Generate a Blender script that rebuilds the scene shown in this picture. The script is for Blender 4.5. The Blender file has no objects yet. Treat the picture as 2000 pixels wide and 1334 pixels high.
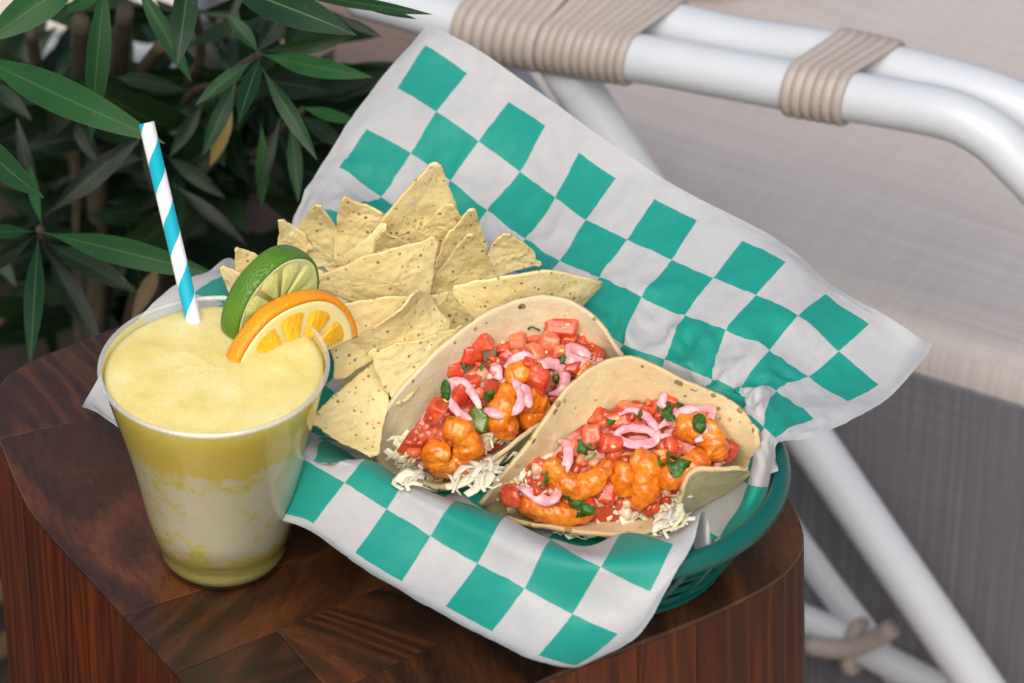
import bpy, bmesh, math, random
from mathutils import Vector, Matrix, noise
from mathutils.bvhtree import BVHTree
R = math.radians
scene = bpy.context.scene
col = scene.collection
# ------------------------------------------------------------------ camera, sky, sun, exposure
CAM_DIST, PITCH, LENS = 1.80, R(37.0), 150.0
cam_d = bpy.data.cameras.new('camera'); cam = bpy.data.objects.new('camera', cam_d); col.objects.link(cam)
cam.location = (0, -CAM_DIST*math.cos(PITCH), CAM_DIST*math.sin(PITCH))
cam.rotation_euler = (R(90)-PITCH, 0, 0)
cam_d.lens = LENS; cam_d.sensor_width = 36; cam_d.clip_start = .05; cam_d.clip_end = 500
cam_d.dof.use_dof = True; cam_d.dof.focus_distance = 1.70; cam_d.dof.aperture_fstop = 13
scene.camera = cam
world = bpy.data.worlds.new('World'); scene.world = world; world.use_nodes = True
wn = world.node_tree.nodes; wl = world.node_tree.links
sky = wn.new('ShaderNodeTexSky'); sky.sky_type = 'NISHITA'; sky.sun_disc = False
SUN_EL, SUN_AZ = R(51), R(-172)        # azimuth from +Y towards +X
sky.sun_elevation = SUN_EL; sky.sun_rotation = SUN_AZ; sky.air_density = 1.0; sky.dust_density = 3.0; sky.ozone_density = 1.0
wl.new(sky.outputs[0], wn['Background'].inputs[0]); wn['Background'].inputs[1].default_value = 0.085
sun_d = bpy.data.lights.new('sun', 'SUN'); sun_d.energy = 1.9; sun_d.angle = R(55); sun_d.color = (1.0, .90, .79)
sun = bpy.data.objects.new('sun', sun_d); col.objects.link(sun)
sd = Vector((math.sin(SUN_AZ)*math.cos(SUN_EL), math.cos(SUN_AZ)*math.cos(SUN_EL), math.sin(SUN_EL)))
sun.rotation_euler = sd.to_track_quat('Z', 'Y').to_euler()
scene.view_settings.view_transform = 'Standard'; scene.view_settings.look = 'None'
scene.view_settings.gamma = 1; scene.view_settings.use_curve_mapping = False
scene.view_settings.exposure = 0.58
scene.render.engine = 'CYCLES'
try:
    scene.cycles.use_denoising = True; scene.cycles.denoiser = 'OPENIMAGEDENOISE'
except Exception: pass
scene.cycles.max_bounces = 10; scene.cycles.transparent_max_bounces = 16

# ------------------------------------------------------------------ measuring: from a point of the photograph to a place
CAM = Vector(cam.location)
FW = Vector((0, math.cos(PITCH), -math.sin(PITCH))); UP = Vector((0, math.sin(PITCH), math.cos(PITCH))); RT = Vector((1, 0, 0))
FPX = 2000*LENS/36
def ray(px, py): return (FW*FPX + RT*(px-1000) + UP*(667-py)).normalized()
def at(px, py, z):                 # on the level plane z
    d = ray(px, py); return CAM + d*((z-CAM.z)/d.z)
def aty(px, py, y):                # on the upright plane y
    d = ray(px, py); return CAM + d*((y-CAM.y)/d.y)
def atp(px, py, p, n):             # on a plane through p
    d = ray(px, py); return CAM + d*((Vector(p)-CAM).dot(n)/d.dot(n))

# ------------------------------------------------------------------ helpers
def tag(o, label=None, cat=None, group=None, kind=None):
    if label: o['label'] = label
    if cat: o['category'] = cat
    if group: o['group'] = group
    if kind: o['kind'] = kind
    return o
def empty(name, loc, label, cat, group=None):
    o = bpy.data.objects.new(name, None); o.empty_display_size = .01; col.objects.link(o); o.location = loc
    return tag(o, label, cat, group)
def mesh_obj(name, verts, faces, mat, parent=None, smooth=True, uv=None, mats=None, fm=None):
    """one mesh object with its origin at its lowest middle; verts are world positions"""
    me = bpy.data.meshes.new(name)
    vs = [Vector(v) for v in verts]
    lo = Vector((min(v.x for v in vs), min(v.y for v in vs), min(v.z for v in vs)))
    hi = Vector((max(v.x for v in vs), max(v.y for v in vs), max(v.z for v in vs)))
    org = Vector(((lo.x+hi.x)/2, (lo.y+hi.y)/2, lo.z))
    me.from_pydata([v-org for v in vs], [], faces)
    if mats:
        for m in mats: me.materials.append(m)
        if fm: me.polygons.foreach_set('material_index', fm)
    else: me.materials.append(mat)
    if smooth: me.polygons.foreach_set('use_smooth', [True]*len(me.polygons))
    if uv:
        ul = me.uv_layers.new(name='UVMap')
        for l in me.loops: ul.data[l.index].uv = uv[l.vertex_index]
    me.update()
    o = bpy.data.objects.new(name, me); col.objects.link(o); o.location = org
    if parent is not None:
        o.parent = parent; o.matrix_parent_inverse = Matrix.Identity(4)
        o.location = org - parent_loc(parent)
    return o
def parent_loc(p):
    l = Vector(p.location)
    if p.parent: l += parent_loc(p.parent)
    return l
def recalc(o):
    bm = bmesh.new(); bm.from_mesh(o.data); bmesh.ops.recalc_face_normals(bm, faces=bm.faces[:]); bm.to_mesh(o.data); bm.free(); return o
def cr(p0, p1, p2, p3, t):
    return .5*((2*p1) + (p2-p0)*t + (2*p0-5*p1+4*p2-p3)*t*t + (3*p1-p0-3*p2+p3)*t**3)
def spline(pts, n, closed=False):
    pts = [Vector(p) for p in pts]; m = len(pts); out = []
    segs = m if closed else m-1
    for k in range(n if closed else n+1):
        s = k/n*segs; i = min(int(s), segs-1); t = s-i
        g = (lambda q: pts[q % m]) if closed else (lambda q: pts[q] if 0 <= q < m else (2*pts[0]-pts[1] if q < 0 else 2*pts[-1]-pts[-2]))
        out.append(cr(g(i-1), g(i), g(i+1), g(i+2), t))
    return out
def lerp_list(L, s):
    s = max(0, min(len(L)-1, s)); i = min(int(s), len(L)-2); return L[i]+(L[i+1]-L[i])*(s-i) if len(L) > 1 else L[0]
def tube(path, radii, seg=12, flat=None, caps=True):
    """sweep; radii a number or list over the path; flat=(normal, ratio) makes a ribbon"""
    V, Fc = [], []; n = len(path)
    prev = None
    for k, p in enumerate(path):
        t = (path[min(k+1, n-1)]-path[max(k-1, 0)])
        t = t.normalized() if t.length > 1e-9 else Vector((0, 0, 1))
        if prev is None:
            a = Vector((0, 0, 1)) if abs(t.z) < .9 else Vector((1, 0, 0))
            if flat: a = flat[0]
            u = (a - t*a.dot(t)).normalized()
        else:
            u = (prev - t*prev.dot(t)).normalized()
            if flat:
                u2 = flat[0]-t*flat[0].dot(t)
                if u2.length > .2: u = (u*.6+u2.normalized()*.4).normalized()
        prev = u; w = t.cross(u)
        r = radii if isinstance(radii, (int, float)) else lerp_list(radii, k/(n-1)*(len(radii)-1))
        for q in range(seg):
            a = 2*math.pi*q/seg
            V.append(p + u*(math.cos(a)*r*(flat[1] if flat else 1)) + w*(math.sin(a)*r))
    for k in range(n-1):
        for q in range(seg):
            Fc.append((k*seg+q, k*seg+(q+1) % seg, (k+1)*seg+(q+1) % seg, (k+1)*seg+q))
    if caps:
        Fc.append(tuple(range(seg))[::-1]); Fc.append(tuple((n-1)*seg+q for q in range(seg)))
    return V, Fc
def lathe(prof, seg, c=(0, 0, 0), cap0=False, cap1=False):
    V, Fc = [], []
    for r, z in prof:
        for q in range(seg):
            a = 2*math.pi*q/seg; V.append(Vector((c[0]+r*math.cos(a), c[1]+r*math.sin(a), c[2]+z)))
    for k in range(len(prof)-1):
        for q in range(seg): Fc.append((k*seg+q, k*seg+(q+1) % seg, (k+1)*seg+(q+1) % seg, (k+1)*seg+q))
    if cap0: Fc.append(tuple(range(seg))[::-1])
    if cap1: Fc.append(tuple((len(prof)-1)*seg+q for q in range(seg)))
    return V, Fc
def nz(p, s, seed=0.0, oct=3):
    return noise.fractal(Vector(p)*s + Vector((seed*7.13, seed*3.71, seed*1.37)), 1.0, 2.0, oct)
def solidify(o, t, off=0.0, bev=0.0):
    m = o.modifiers.new('thickness', 'SOLIDIFY'); m.thickness = t; m.offset = off
    return o
def bevel(o, w, seg=2):
    m = o.modifiers.new('edge', 'BEVEL'); m.width = w; m.segments = seg; m.limit_method = 'ANGLE'; m.angle_limit = R(35); return o
def subsurf(o, n=1):
    m = o.modifiers.new('round', 'SUBSURF'); m.levels = n; m.render_levels = n; return o
# node materials
class M:
    def __init__(s, name):
        s.m = bpy.data.materials.new(name); s.m.use_nodes = True; s.t = s.m.node_tree; s.b = s.t.nodes['Principled BSDF']; s.out = s.t.nodes['Material Output']
    def n(s, kind, **kw):
        x = s.t.nodes.new('ShaderNode'+kind)
        for k, v in kw.items():
            if k.startswith('_'): setattr(x, k[1:], v)
            else:
                key = int(k[1:]) if k[0] == 'i' and k[1:].isdigit() else k
                s.set(x, key, v)
        return x
    def set(s, x, key, v):
        inp = x.inputs[key]
        if isinstance(v, bpy.types.NodeSocket): s.t.links.new(v, inp)
        elif hasattr(v, 'outputs'): s.t.links.new(v.outputs[0], inp)
        else:
            if isinstance(v, (tuple, list)) and len(v) == 3 and inp.type == 'RGBA': v = (*v, 1)
            inp.default_value = v
    def p(s, **kw):
        for k, v in kw.items(): s.set(s.b, k.replace('_', ' '), v)
        return s
    def math(s, op, a, b=None, c=None, clamp=False):
        x = s.n('Math', _operation=op, _use_clamp=clamp)
        for i, v in enumerate((a, b, c)):
            if v is not None: s.set(x, i, v)
        return x
    def mix(s, f, a, b, blend='MIX'):
        x = s.n('Mix', _data_type='RGBA', _blend_type=blend); s.set(x, 0, f); s.set(x, 6, a); s.set(x, 7, b); return x.outputs[2]
    def ramp(s, f, stops):
        x = s.n('ValToRGB'); s.set(x, 0, f); e = x.color_ramp.elements
        while len(e) < len(stops): e.new(.5)
        for q, (pos, c) in zip(e, stops): q.position = pos; q.color = (*c, 1) if len(c) == 3 else c
        return x.outputs[0]
    def coord(s, kind='Object', scale=None, rot=None):
        c = s.n('TexCoord').outputs[kind]
        if scale is None and rot is None: return c
        mp = s.n('Mapping'); s.set(mp, 0, c)
        if scale is not None: mp.inputs['Scale'].default_value = scale if isinstance(scale, tuple) else (scale,)*3
        if rot is not None: mp.inputs['Rotation'].default_value = rot
        return mp.outputs[0]
    def noise(s, vec, scale, detail=3, rough=.5, dist=0.0):
        x = s.n('TexNoise'); s.set(x, 'Vector', vec); x.inputs['Scale'].default_value = scale; x.inputs['Detail'].default_value = detail
        x.inputs['Roughness'].default_value = rough; x.inputs['Distortion'].default_value = dist; return x.outputs[0]
    def voro(s, vec, scale, feature='F1', out=0):
        x = s.n('TexVoronoi', _feature=feature); s.set(x, 'Vector', vec); x.inputs['Scale'].default_value = scale; return x.outputs[out]
    def bump(s, h, strength=.3, dist=.001):
        x = s.n('Bump'); s.set(x, 'Height', h); x.inputs['Strength'].default_value = strength; x.inputs['Distance'].default_value = dist
        s.set(s.b, 'Normal', x.outputs[0]); return x.outputs[0]
    def rand(s): return s.n('ObjectInfo').outputs['Random']
def plain(name, c, rough=.5, **kw):
    m = M(name); m.p(Base_Color=c, Roughness=rough, **kw); return m.m
# ------------------------------------------------------------------ materials
def wood_mat(name, c0, c1, c2, rough=.33, side=False):
    m = M(name)
    uv = m.n('TexCoord').outputs['UV']
    rnd = m.rand()
    off = m.n('CombineXYZ'); m.set(off, 0, m.math('MULTIPLY', rnd, 37.0)); m.set(off, 1, m.math('MULTIPLY', rnd, 11.0))
    v = m.n('VectorMath', _operation='ADD'); m.set(v, 0, uv); m.set(v, 1, off.outputs[0])
    mp = m.n('Mapping'); m.set(mp, 0, v.outputs[0]); mp.inputs['Scale'].default_value = (1, .24 if not side else .05, 1)
    big = m.noise(mp.outputs[0], 13 if not side else 40, 2, .5, .4)
    # growth rings: contour lines of a smooth field
    rings = m.math('SINE', m.math('MULTIPLY', big, 105.0 if not side else 60.0))
    rings = m.math('MULTIPLY_ADD', rings, .5, .5)
    fine = m.noise(mp.outputs[0], 420, 3, .65)
    f = m.math('ADD', m.math('MULTIPLY', m.math('POWER', rings, 1.4), .34), m.math('MULTIPLY', fine, .62))
    low = m.noise(mp.outputs[0], 14, 2)
    f = m.math('ADD', f, m.math('MULTIPLY', m.math('SUBTRACT', low, .5), .9), clamp=True)
    c = m.ramp(f, [(.12, c0), (.5, c1), (.95, c2)])
    tint = m.math('MULTIPLY_ADD', rnd, .7, .65)
    hs = m.n('HueSaturation'); m.set(hs, 'Value', tint); m.set(hs, 'Color', c)
    speck = m.math('MULTIPLY', m.math('GREATER_THAN', m.noise(uv, 1100, 2, .7), .735), .10)
    pores = m.noise(mp.outputs[0], 900, 2, .6)
    c2_ = m.mix(m.math('MULTIPLY', m.math('GREATER_THAN', pores, .62), .35), hs.outputs[0], (c0[0]*.4, c0[1]*.4, c0[2]*.4))
    c2_ = m.mix(speck, c2_, (.35, .30, .26))
    m.p(Base_Color=c2_, Roughness=m.math('MULTIPLY_ADD', fine, .18, rough-.06))
    m.b.inputs['Coat Weight'].default_value = .10 if side else .24; m.b.inputs['Specular IOR Level'].default_value = .3 if side else .5; m.b.inputs['Coat Roughness'].default_value = .28
    m.bump(m.math('ADD', fine, m.math('MULTIPLY', pores, .6)), .12, .0004)
    return m.m
MW_TOP = wood_mat('dark_wood_top', (.014, .0046, .0015), (.042, .0130, .0038), (.115, .035, .0090))
MW_SIDE = wood_mat('red_brown_wood_side', (.030, .0056, .0012), (.082, .0165, .0030), (.140, .033, .0065), .42, True)
MW_LIGHT = wood_mat('amber_wood_top', (.05, .018, .006), (.12, .042, .012), (.24, .09, .025))

def white_tube_mat():
    m = M('white_powder_coat'); co = m.coord('Object')
    m.p(Base_Color=m.mix(m.noise(co, 30, 3), (.52, .56, .60), (.60, .63, .66)), Roughness=.34)
    m.bump(m.noise(co, 2500, 2), .05, .0003); return m.m
M_TUBE = white_tube_mat()
def strand_mat():
    m = M('grey_beige_binding'); co = m.coord('Object')
    r = m.rand(); base = m.mix(r, (.40, .345, .30), (.47, .41, .37))
    m.p(Base_Color=m.mix(m.noise(co, 260, 3), base, (.36, .31, .275)), Roughness=.5)
    m.bump(m.noise(co, 900, 2), .15, .0003); return m.m
M_STRAND = strand_mat(); M_GAP = plain('binding_gap', (.10, .085, .075), .8)
def fabric(name, a, b, c):
    m = M(name); uv = m.n('TexCoord').outputs['UV']
    def sc(x, y):
        mp = m.n('Mapping'); m.set(mp, 0, uv); mp.inputs['Scale'].default_value = (x, y, 1); return mp.outputs[0]
    slub = m.noise(sc(5, 420), 1, 3, .6); slub2 = m.noise(sc(500, 9), 1, 3, .6); cloud = m.noise(sc(9, 9), 1, 3)
    fine = m.noise(sc(900, 900), 1, 2)
    f = m.math('ADD', m.math('MULTIPLY', slub, .55), m.math('ADD', m.math('MULTIPLY', slub2, .25), m.math('MULTIPLY', fine, .25)))
    k = m.ramp(f, [(.36, a), (.54, b), (.70, c)])
    k = m.mix(m.math('MULTIPLY', cloud, .35), k, a)
    w1 = m.n('TexWave', _wave_type='BANDS', _bands_direction='X'); m.set(w1, 0, sc(1, 1)); w1.inputs['Scale'].default_value = 180
    w2 = m.n('TexWave', _wave_type='BANDS', _bands_direction='Y'); m.set(w2, 0, sc(1, 1)); w2.inputs['Scale'].default_value = 180
    m.p(Base_Color=k, Roughness=.95); m.b.inputs['Sheen Weight'].default_value = .25
    m.bump(m.math('ADD', m.math('MULTIPLY', w1, w2), m.math('MULTIPLY', slub, 1.2)), .5, .0006); return m.m
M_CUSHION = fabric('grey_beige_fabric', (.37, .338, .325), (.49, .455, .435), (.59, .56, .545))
M_CUSHION_SHADE = fabric('shaded_brown_fabric', (.13, .085, .07), (.17, .115, .098), (.21, .145, .125))  # darker seat fabric; the shade at this end is put into its colour
def pillow_mat():
    m = M('orange_print_fabric'); co = m.coord('Object'); w = m.n('TexWave', _wave_type='BANDS'); m.set(w, 0, co)
    w.inputs['Scale'].default_value = 45; w.inputs['Distortion'].default_value = 9; w.inputs['Detail Scale'].default_value = 2
    m.p(Base_Color=m.ramp(w, [(.35, (.50, .13, .05)), (.6, (.42, .24, .13)), (.75, (.50, .34, .22))]), Roughness=.9); return m.m
M_PILLOW = pillow_mat()
def leaf_mat(name, dark, light, rib, back):
    m = M(name); uv = m.n('TexCoord').outputs['UV']; sep = m.n('SeparateXYZ'); m.set(sep, 0, uv)
    u = m.math('ABSOLUTE', m.math('SUBTRACT', sep.outputs[0], .5))
    vein = m.math('LESS_THAN', u, .026)
    rnd = m.rand(); co = m.coord('Object')
    cloud = m.noise(co, 70, 3)
    v = m.n('Mapping'); m.set(v, 0, uv); v.inputs['Scale'].default_value = (3, 60, 1); 
    lat = m.noise(v.outputs[0], 1.5, 2)
    c = m.mix(m.math('MULTIPLY_ADD', cloud, .8, m.math('MULTIPLY', rnd, .5), clamp=True), dark, light)
    c = m.mix(m.math('MULTIPLY', lat, .25), c, light)
    edge = m.math('GREATER_THAN', u, .485)
    c = m.mix(m.math('MULTIPLY', edge, .25), c, rib)
    blem = m.math('GREATER_THAN', m.noise(co, 95, 3, .65), .665)
    c = m.mix(m.math('MULTIPLY', blem, .30), c, (.10, .10, .025))
    hv = m.n('HueSaturation'); m.set(hv, 'Color', c); m.set(hv, 'Value', m.math('MULTIPLY_ADD', rnd, .75, .62)); m.set(hv, 'Hue', m.math('MULTIPLY_ADD', rnd, -.035, .515)); c = hv.outputs[0]
    dust = m.math('GREATER_THAN', m.noise(co, 420, 4, .7), .68)
    c = m.mix(m.math('MULTIPLY', dust, .08), c, (.35, .38, .36))
    c = m.mix(m.math('MULTIPLY', vein, .85), c, rib)
    m.p(Base_Color=c, Roughness=m.math('MULTIPLY_ADD', cloud, .25, .30), Specular_IOR_Level=.24)
    m.bump(m.math('ADD', m.math('MULTIPLY', lat, .5), m.math('MULTIPLY', m.math('SUBTRACT', .5, u), 1.0)), .25, .0006)
    tr = m.n('BsdfTranslucent', Color=(light[0]*1.5, light[1]*1.6, light[2]))
    mx = m.n('MixShader'); m.set(mx, 0, .12); m.t.links.new(m.b.outputs[0], mx.inputs[1]); m.t.links.new(tr.outputs[0], mx.inputs[2])
    m.t.links.new(mx.outputs[0], m.out.inputs[0]); return m.m
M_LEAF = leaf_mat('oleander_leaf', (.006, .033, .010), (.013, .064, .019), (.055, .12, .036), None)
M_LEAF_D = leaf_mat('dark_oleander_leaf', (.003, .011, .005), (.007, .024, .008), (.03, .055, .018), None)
M_LEAF_Y = leaf_mat('yellowed_leaf', (.16, .11, .025), (.24, .17, .045), (.30, .22, .08), None)
M_LEAF_T = leaf_mat('dry_tan_leaf', (.16, .10, .05), (.27, .19, .10), (.30, .22, .13), None)
def bark_mat():
    m = M('olive_brown_bark'); co = m.coord('Object'); n1 = m.noise(co, 130, 4, .6)
    m.p(Base_Color=m.ramp(n1, [(.3, (.018, .014, .007)), (.6, (.045, .037, .018)), (.8, (.08, .066, .038))]), Roughness=.8); m.bump(n1, .5, .002); return m.m
M_BARK = bark_mat()
def soil_mat():
    m = M('dark_soil'); co = m.coord('Object'); n1 = m.noise(co, 22, 5, .65); n2 = m.noise(co, 160, 4, .7)
    m.p(Base_Color=m.ramp(m.math('MULTIPLY_ADD', n2, .6, m.math('MULTIPLY', n1, .4)), [(.3, (.010, .007, .005)), (.55, (.028, .017, .011)), (.75, (.06, .036, .022))]), Roughness=.95)
    m.bump(m.math('ADD', n1, n2), 1.0, .01); return m.m
def stucco(name, a, b):
    m = M(name); co = m.coord('Object'); m.p(Base_Color=m.mix(m.noise(co, 6, 4), a, b), Roughness=.9); m.bump(m.noise(co, 240, 4), .3, .002); return m.m

# ------------------------------------------------------------------ ground, added wall
GZ = -.47
def ground_sheet(name, x0, x1, y0, y1, z, mat, n=1, amp=0):
    V, Fc = [], []
    for j in range(n+1):
        for i in range(n+1):
            x = x0+(x1-x0)*i/n; y = y0+(y1-y0)*j/n
            V.append((x, y, z + (amp*nz((x, y, 0), 9, 3) if amp else 0)))
    for j in range(n):
        for i in range(n): Fc.append((j*(n+1)+i, j*(n+1)+i+1, (j+1)*(n+1)+i+1, (j+1)*(n+1)+i))
    return tag(mesh_obj(name, V, Fc, mat), kind='structure')
ground_sheet('ground', -60, 60, -20, 120, GZ-.03, stucco('warm_paving', (.38, .30, .24), (.46, .38, .31)))
ground_sheet('soil_bed', -1.6, .12, -.35, .861, GZ, soil_mat(), 90, .012)
def box(name, x0, x1, y0, y1, z0, z1, mat, parent=None):
    V = [(x, y, z) for z in (z0, z1) for y in (y0, y1) for x in (x0, x1)]
    Fc = [(0, 2, 3, 1), (4, 5, 7, 6), (0, 1, 5, 4), (2, 6, 7, 3), (0, 4, 6, 2), (1, 3, 7, 5)]
    return mesh_obj(name, V, Fc, mat, parent, smooth=False)
gw = empty('added_pale_wall', (-.9, .9, GZ), 'pale cream wall added for the sunlit gaps behind the shrub, with a blue grey base', 'wall')  # added wall; its pale face stands in for sunlit ground
bevel(box('added_wall_base', -2.4, -.20, .862, 1.06, GZ-.03, GZ+.055, stucco('added_wall_blue_grey', (.24, .27, .32), (.30, .33, .38)), gw), .004)
bevel(box('face', -2.4, -.205, .875, 1.05, GZ+.057, GZ+.9, stucco('sunlit_cream', (.80, .74, .66), (.84, .79, .72)), gw), .006)

# ------------------------------------------------------------------ side table
tb_px = [(-30, 800), (0, 745), (52, 708), (203, 648)]
out = [at(x, y, 0) for x, y in tb_px] + [Vector((-.11, .048, 0)), Vector((-.055, .078, 0)), Vector((-.01, .074, 0)), Vector((.045, .024, 0)), Vector((.088, -.035, 0))]
out += [at(x, y, 0) for x, y in [(1508, 917), (1535, 960), (1560, 1008), (1573, 1045), (1570, 1074), (1545, 1109), (1500, 1143), (1400, 1193), (1300, 1234), (1150, 1290), (1040, 1333)]]
out += [Vector((-.035, -.272, 0)), Vector((-.075, -.298, 0)), Vector((-.098, -.300, 0)), Vector((-.116, -.282, 0))]
out += [at(x, y, 0) for x, y in [(359, 1333), (239, 1199), (146, 1097), (90, 1036), (57, 995), (26, 930), (0, 862)]]
def soft_outline(P, n, win):
    """the closed outline walked evenly and its corners eased"""
    L = [0.0]
    for i in range(len(P)): L.append(L[-1]+(P[(i+1) % len(P)]-P[i]).length)
    pts = []
    for k in range(n):
        s = L[-1]*k/n; i = next(j for j in range(len(P)) if L[j+1] > s); pts.append(P[i]+(P[(i+1) % len(P)]-P[i])*((s-L[i])/(L[i+1]-L[i])))
    for _ in range(2): pts = [sum((pts[(k+j) % n] for j in range(-win, win+1)), Vector())/(2*win+1) for k in range(n)]
    return pts
outline = [Vector((p.x, p.y, 0)) for p in soft_outline([Vector((p.x, p.y, 0)) for p in out], 240, 1)]
table = empty('side_table', (-.04, -.12, GZ), 'dark brown faceted wooden stump side table under the drink and basket', 'table')
def clip(poly, p, d):             # keep what lies left of the line through p along d
    nrm = Vector((-d.y, d.x, 0)); res = []
    for i in range(len(poly)):
        a, b = poly[i], poly[(i+1) % len(poly)]; sa, sb = (a-p).dot(nrm), (b-p).dot(nrm)
        if sa >= 0: res.append(a)
        if sa*sb < 0: res.append(a+(b-a)*(sa/(sa-sb)))
    return res
def pl(a, b): return at(*a, 0), at(*b, 0)
cells = [outline]
def cut(a, b, pick=None, g=.00007):
    global cells
    A, B = pl(a, b); d = (B-A).normalized(); nrm = Vector((-d.y, d.x, 0)); new = []
    for k, c in enumerate(cells):
        l = clip(c, A+nrm*g, d); r = clip(c, A-nrm*g, -d)
        cx = sum(((p-A).dot(nrm) for p in c))/len(c)
        if pick is not None and not pick(c): new.append(c); continue
        if len(l) > 2 and len(r) > 2: new += [l, r]
        else: new.append(c)
    cells = new
def centre(c): return sum(c, Vector())/len(c)
def side_of(a, b):
    A, B = pl(a, b); nrm = Vector((-(B-A).y, (B-A).x, 0)).normalized()
    return lambda c: (centre(c)-A).dot(nrm)
cut((0, 857), (172, 817))
cut((354, 1311), (738, 1150))
s1 = side_of((354, 1311), (738, 1150))
cut((239, 1201), (590, 1090), lambda c: s1(c) > 0 and side_of((0, 857), (172, 817))(c) < 0)
cut((546, 1238), (630, 1334), lambda c: s1(c) < 0)
cut((802, 1283), (1500, 960), lambda c: s1(c) < 0 and side_of((546, 1238), (630, 1334))(c) > 0)
rng = random.Random(4)
TOP_T = .0022
for k, c in enumerate(cells):
    # chamfered outer edge: three rings of the cell, pulled in
    cc = centre(c); n = len(c)
    c = [p for i, p in enumerate(c) if (p-c[i-1]).length > 1e-5]; n = len(c)
    V = []; ang = [R(38), R(20), R(-30), R(65), R(10), R(-55), R(120), R(80)][k % 8]
    def ins(p, w):
        q = p-cc; L = q.length; return cc+q*((L-w)/L)
    rings = [(0.0, -TOP_T), (0.0, -.0004), (.00025, -.0001), (.0006, 0.0)]
    for w, z in rings: V += [ins(p, w)+Vector((0, 0, z)) for p in c]
    Fc = []
    for r_ in range(3):
        for i in range(n): Fc.append((r_*n+i, r_*n+(i+1) % n, (r_+1)*n+(i+1) % n, (r_+1)*n+i))
    Fc.append(tuple(3*n+i for i in range(n)))
    ca, sa = math.cos(ang), math.sin(ang)
    uv = [(v.x*ca+v.y*sa, -v.x*sa+v.y*ca) for v in V]
    o = mesh_obj('top_block', V, Fc, MW_LIGHT if k == 99 else MW_TOP, table, smooth=False, uv=uv); recalc(o)
perim = [0.0]
for i in range(1, len(outline)+1): perim.append(perim[-1]+(outline[i % len(outline)]-outline[i-1]).length)
NST = 34
i0 = 0
for k in range(NST):
    t0 = perim[-1]*(k+rng.uniform(-.18, .18)*(k > 0))/NST if k else 0.0
    i1 = len(outline) if k == NST-1 else next(i for i, p in enumerate(perim) if p >= perim[-1]*(k+1+rng.uniform(-.2, .2))/NST)
    idx = list(range(i0, i1+1)); i0 = i1
    if len(idx) < 2: continue
    cx = Vector((-.04, -.12, 0))
    def flare(p, z):
        q = p-cx; f = 1+(-z)*(.30 if q.x > .05 else .06 if q.x < -.1 else .15)
        return Vector((cx.x+q.x*f, cx.y+q.y*f, z))
    V, Fc, uv = [], [], []
    zs = [-TOP_T-.0002, -.03, -.10, -.22, GZ+.004]
    acc = 0
    pts = [outline[i % len(outline)] for i in idx]
    # a hair's gap at both ends of the stave
    pts[0] = pts[0]+(pts[1]-pts[0]).normalized()*.00012; pts[-1] = pts[-1]+(pts[-2]-pts[-1]).normalized()*.00012
    for inner in (0, 1):
        for z in zs:
            for j, p in enumerate(pts):
                q = flare(p, z); u = perim[min(idx[j], len(perim)-1)]
                if inner: q = q+(Vector((cx.x, cx.y, z))-q).normalized()*.018
                V.append(q); uv.append((u, z))
    m_ = len(pts); L = len(zs)
    for z in range(L-1):
        for j in range(m_-1):
            Fc.append((z*m_+j, z*m_+j+1, (z+1)*m_+j+1, (z+1)*m_+j))
            b = L*m_; Fc.append((b+z*m_+j, b+(z+1)*m_+j, b+(z+1)*m_+j+1, b+z*m_+j+1))
        for j in (0, m_-1): Fc.append((z*m_+j, (z+1)*m_+j, L*m_+(z+1)*m_+j, L*m_+z*m_+j))
    for j in range(m_-1):
        Fc.append((j, L*m_+j, L*m_+j+1, j+1)); e = (L-1)*m_; Fc.append((e+j, e+j+1, L*m_+e+j+1, L*m_+e+j))
    recalc(mesh_obj('stave', V, Fc, MW_SIDE, table, smooth=False, uv=uv))
    
# ------------------------------------------------------------------ lounge: tubes, bindings, cushions
lounge = empty('lounge_frame', (.3, .3, GZ), 'white tubular lounge frame with grey beige cord bindings behind the basket', 'lounge')
AD = Vector((math.cos(R(-28)), math.sin(R(-28)), 0)); AN = Vector((-AD.y, AD.x, 0))   # along the arm, and away behind it
AP = Vector((.1, .215, 0))
def arm(px, py, back=0.0): return atp(px, py, AP+AN*back, AN)
TR = .0118
front_px = [(700, -14), (800, 14), (900, 45), (1000, 72), (1150, 98), (1300, 122), (1450, 150), (1600, 178), (1750, 203), (1860, 226), (1930, 262), (1985, 312), (2060, 392), (2160, 520)]
front = spline([arm(*p) for p in front_px], 90)
BK = .029
back_px = [(880, -70), (1000, -42), (1150, 2), (1300, 48), (1450, 82), (1600, 105), (1750, 138), (1900, 176), (2010, 222), (2090, 290), (2180, 400)]
back = spline([arm(*p, BK) for p in back_px], 80)
mesh_obj('arm_tube', *tube(front, TR, 20), M_TUBE, lounge)
mesh_obj('rear_arm_tube', *tube(back, TR, 20), M_TUBE, lounge)
leg = [arm(1095, 118, .006), arm(1270, 392, .006), arm(1590, 868, .006), arm(1900, 1320, .006), arm(2000, 1466, .006)]
mesh_obj('leg_tube', *tube(spline(leg, 20), TR, 20), M_TUBE, lounge)
leg2 = [arm(930, 60, .03), arm(1000, 160, .03), arm(1120, 330, .03)]
mesh_obj('strut', *tube(spline(leg2, 8), TR*.85, 16), M_TUBE, lounge)
b1 = [arm(1330, 700, .055), arm(1560, 1052, .055), arm(1740, 1290, .055), arm(1900, 1500, .055)]
mesh_obj('brace', *tube(spline(b1, 12), TR*.82, 16), M_TUBE, lounge)
b2 = [arm(1480, 1180, .045), arm(1600, 1222, .045), arm(1720, 1285, .045), arm(1860, 1360, .045), arm(2000, 1440, .045)]
mesh_obj('brace', *tube(spline(b2, 12), TR*.72, 16), M_TUBE, lounge)
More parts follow.
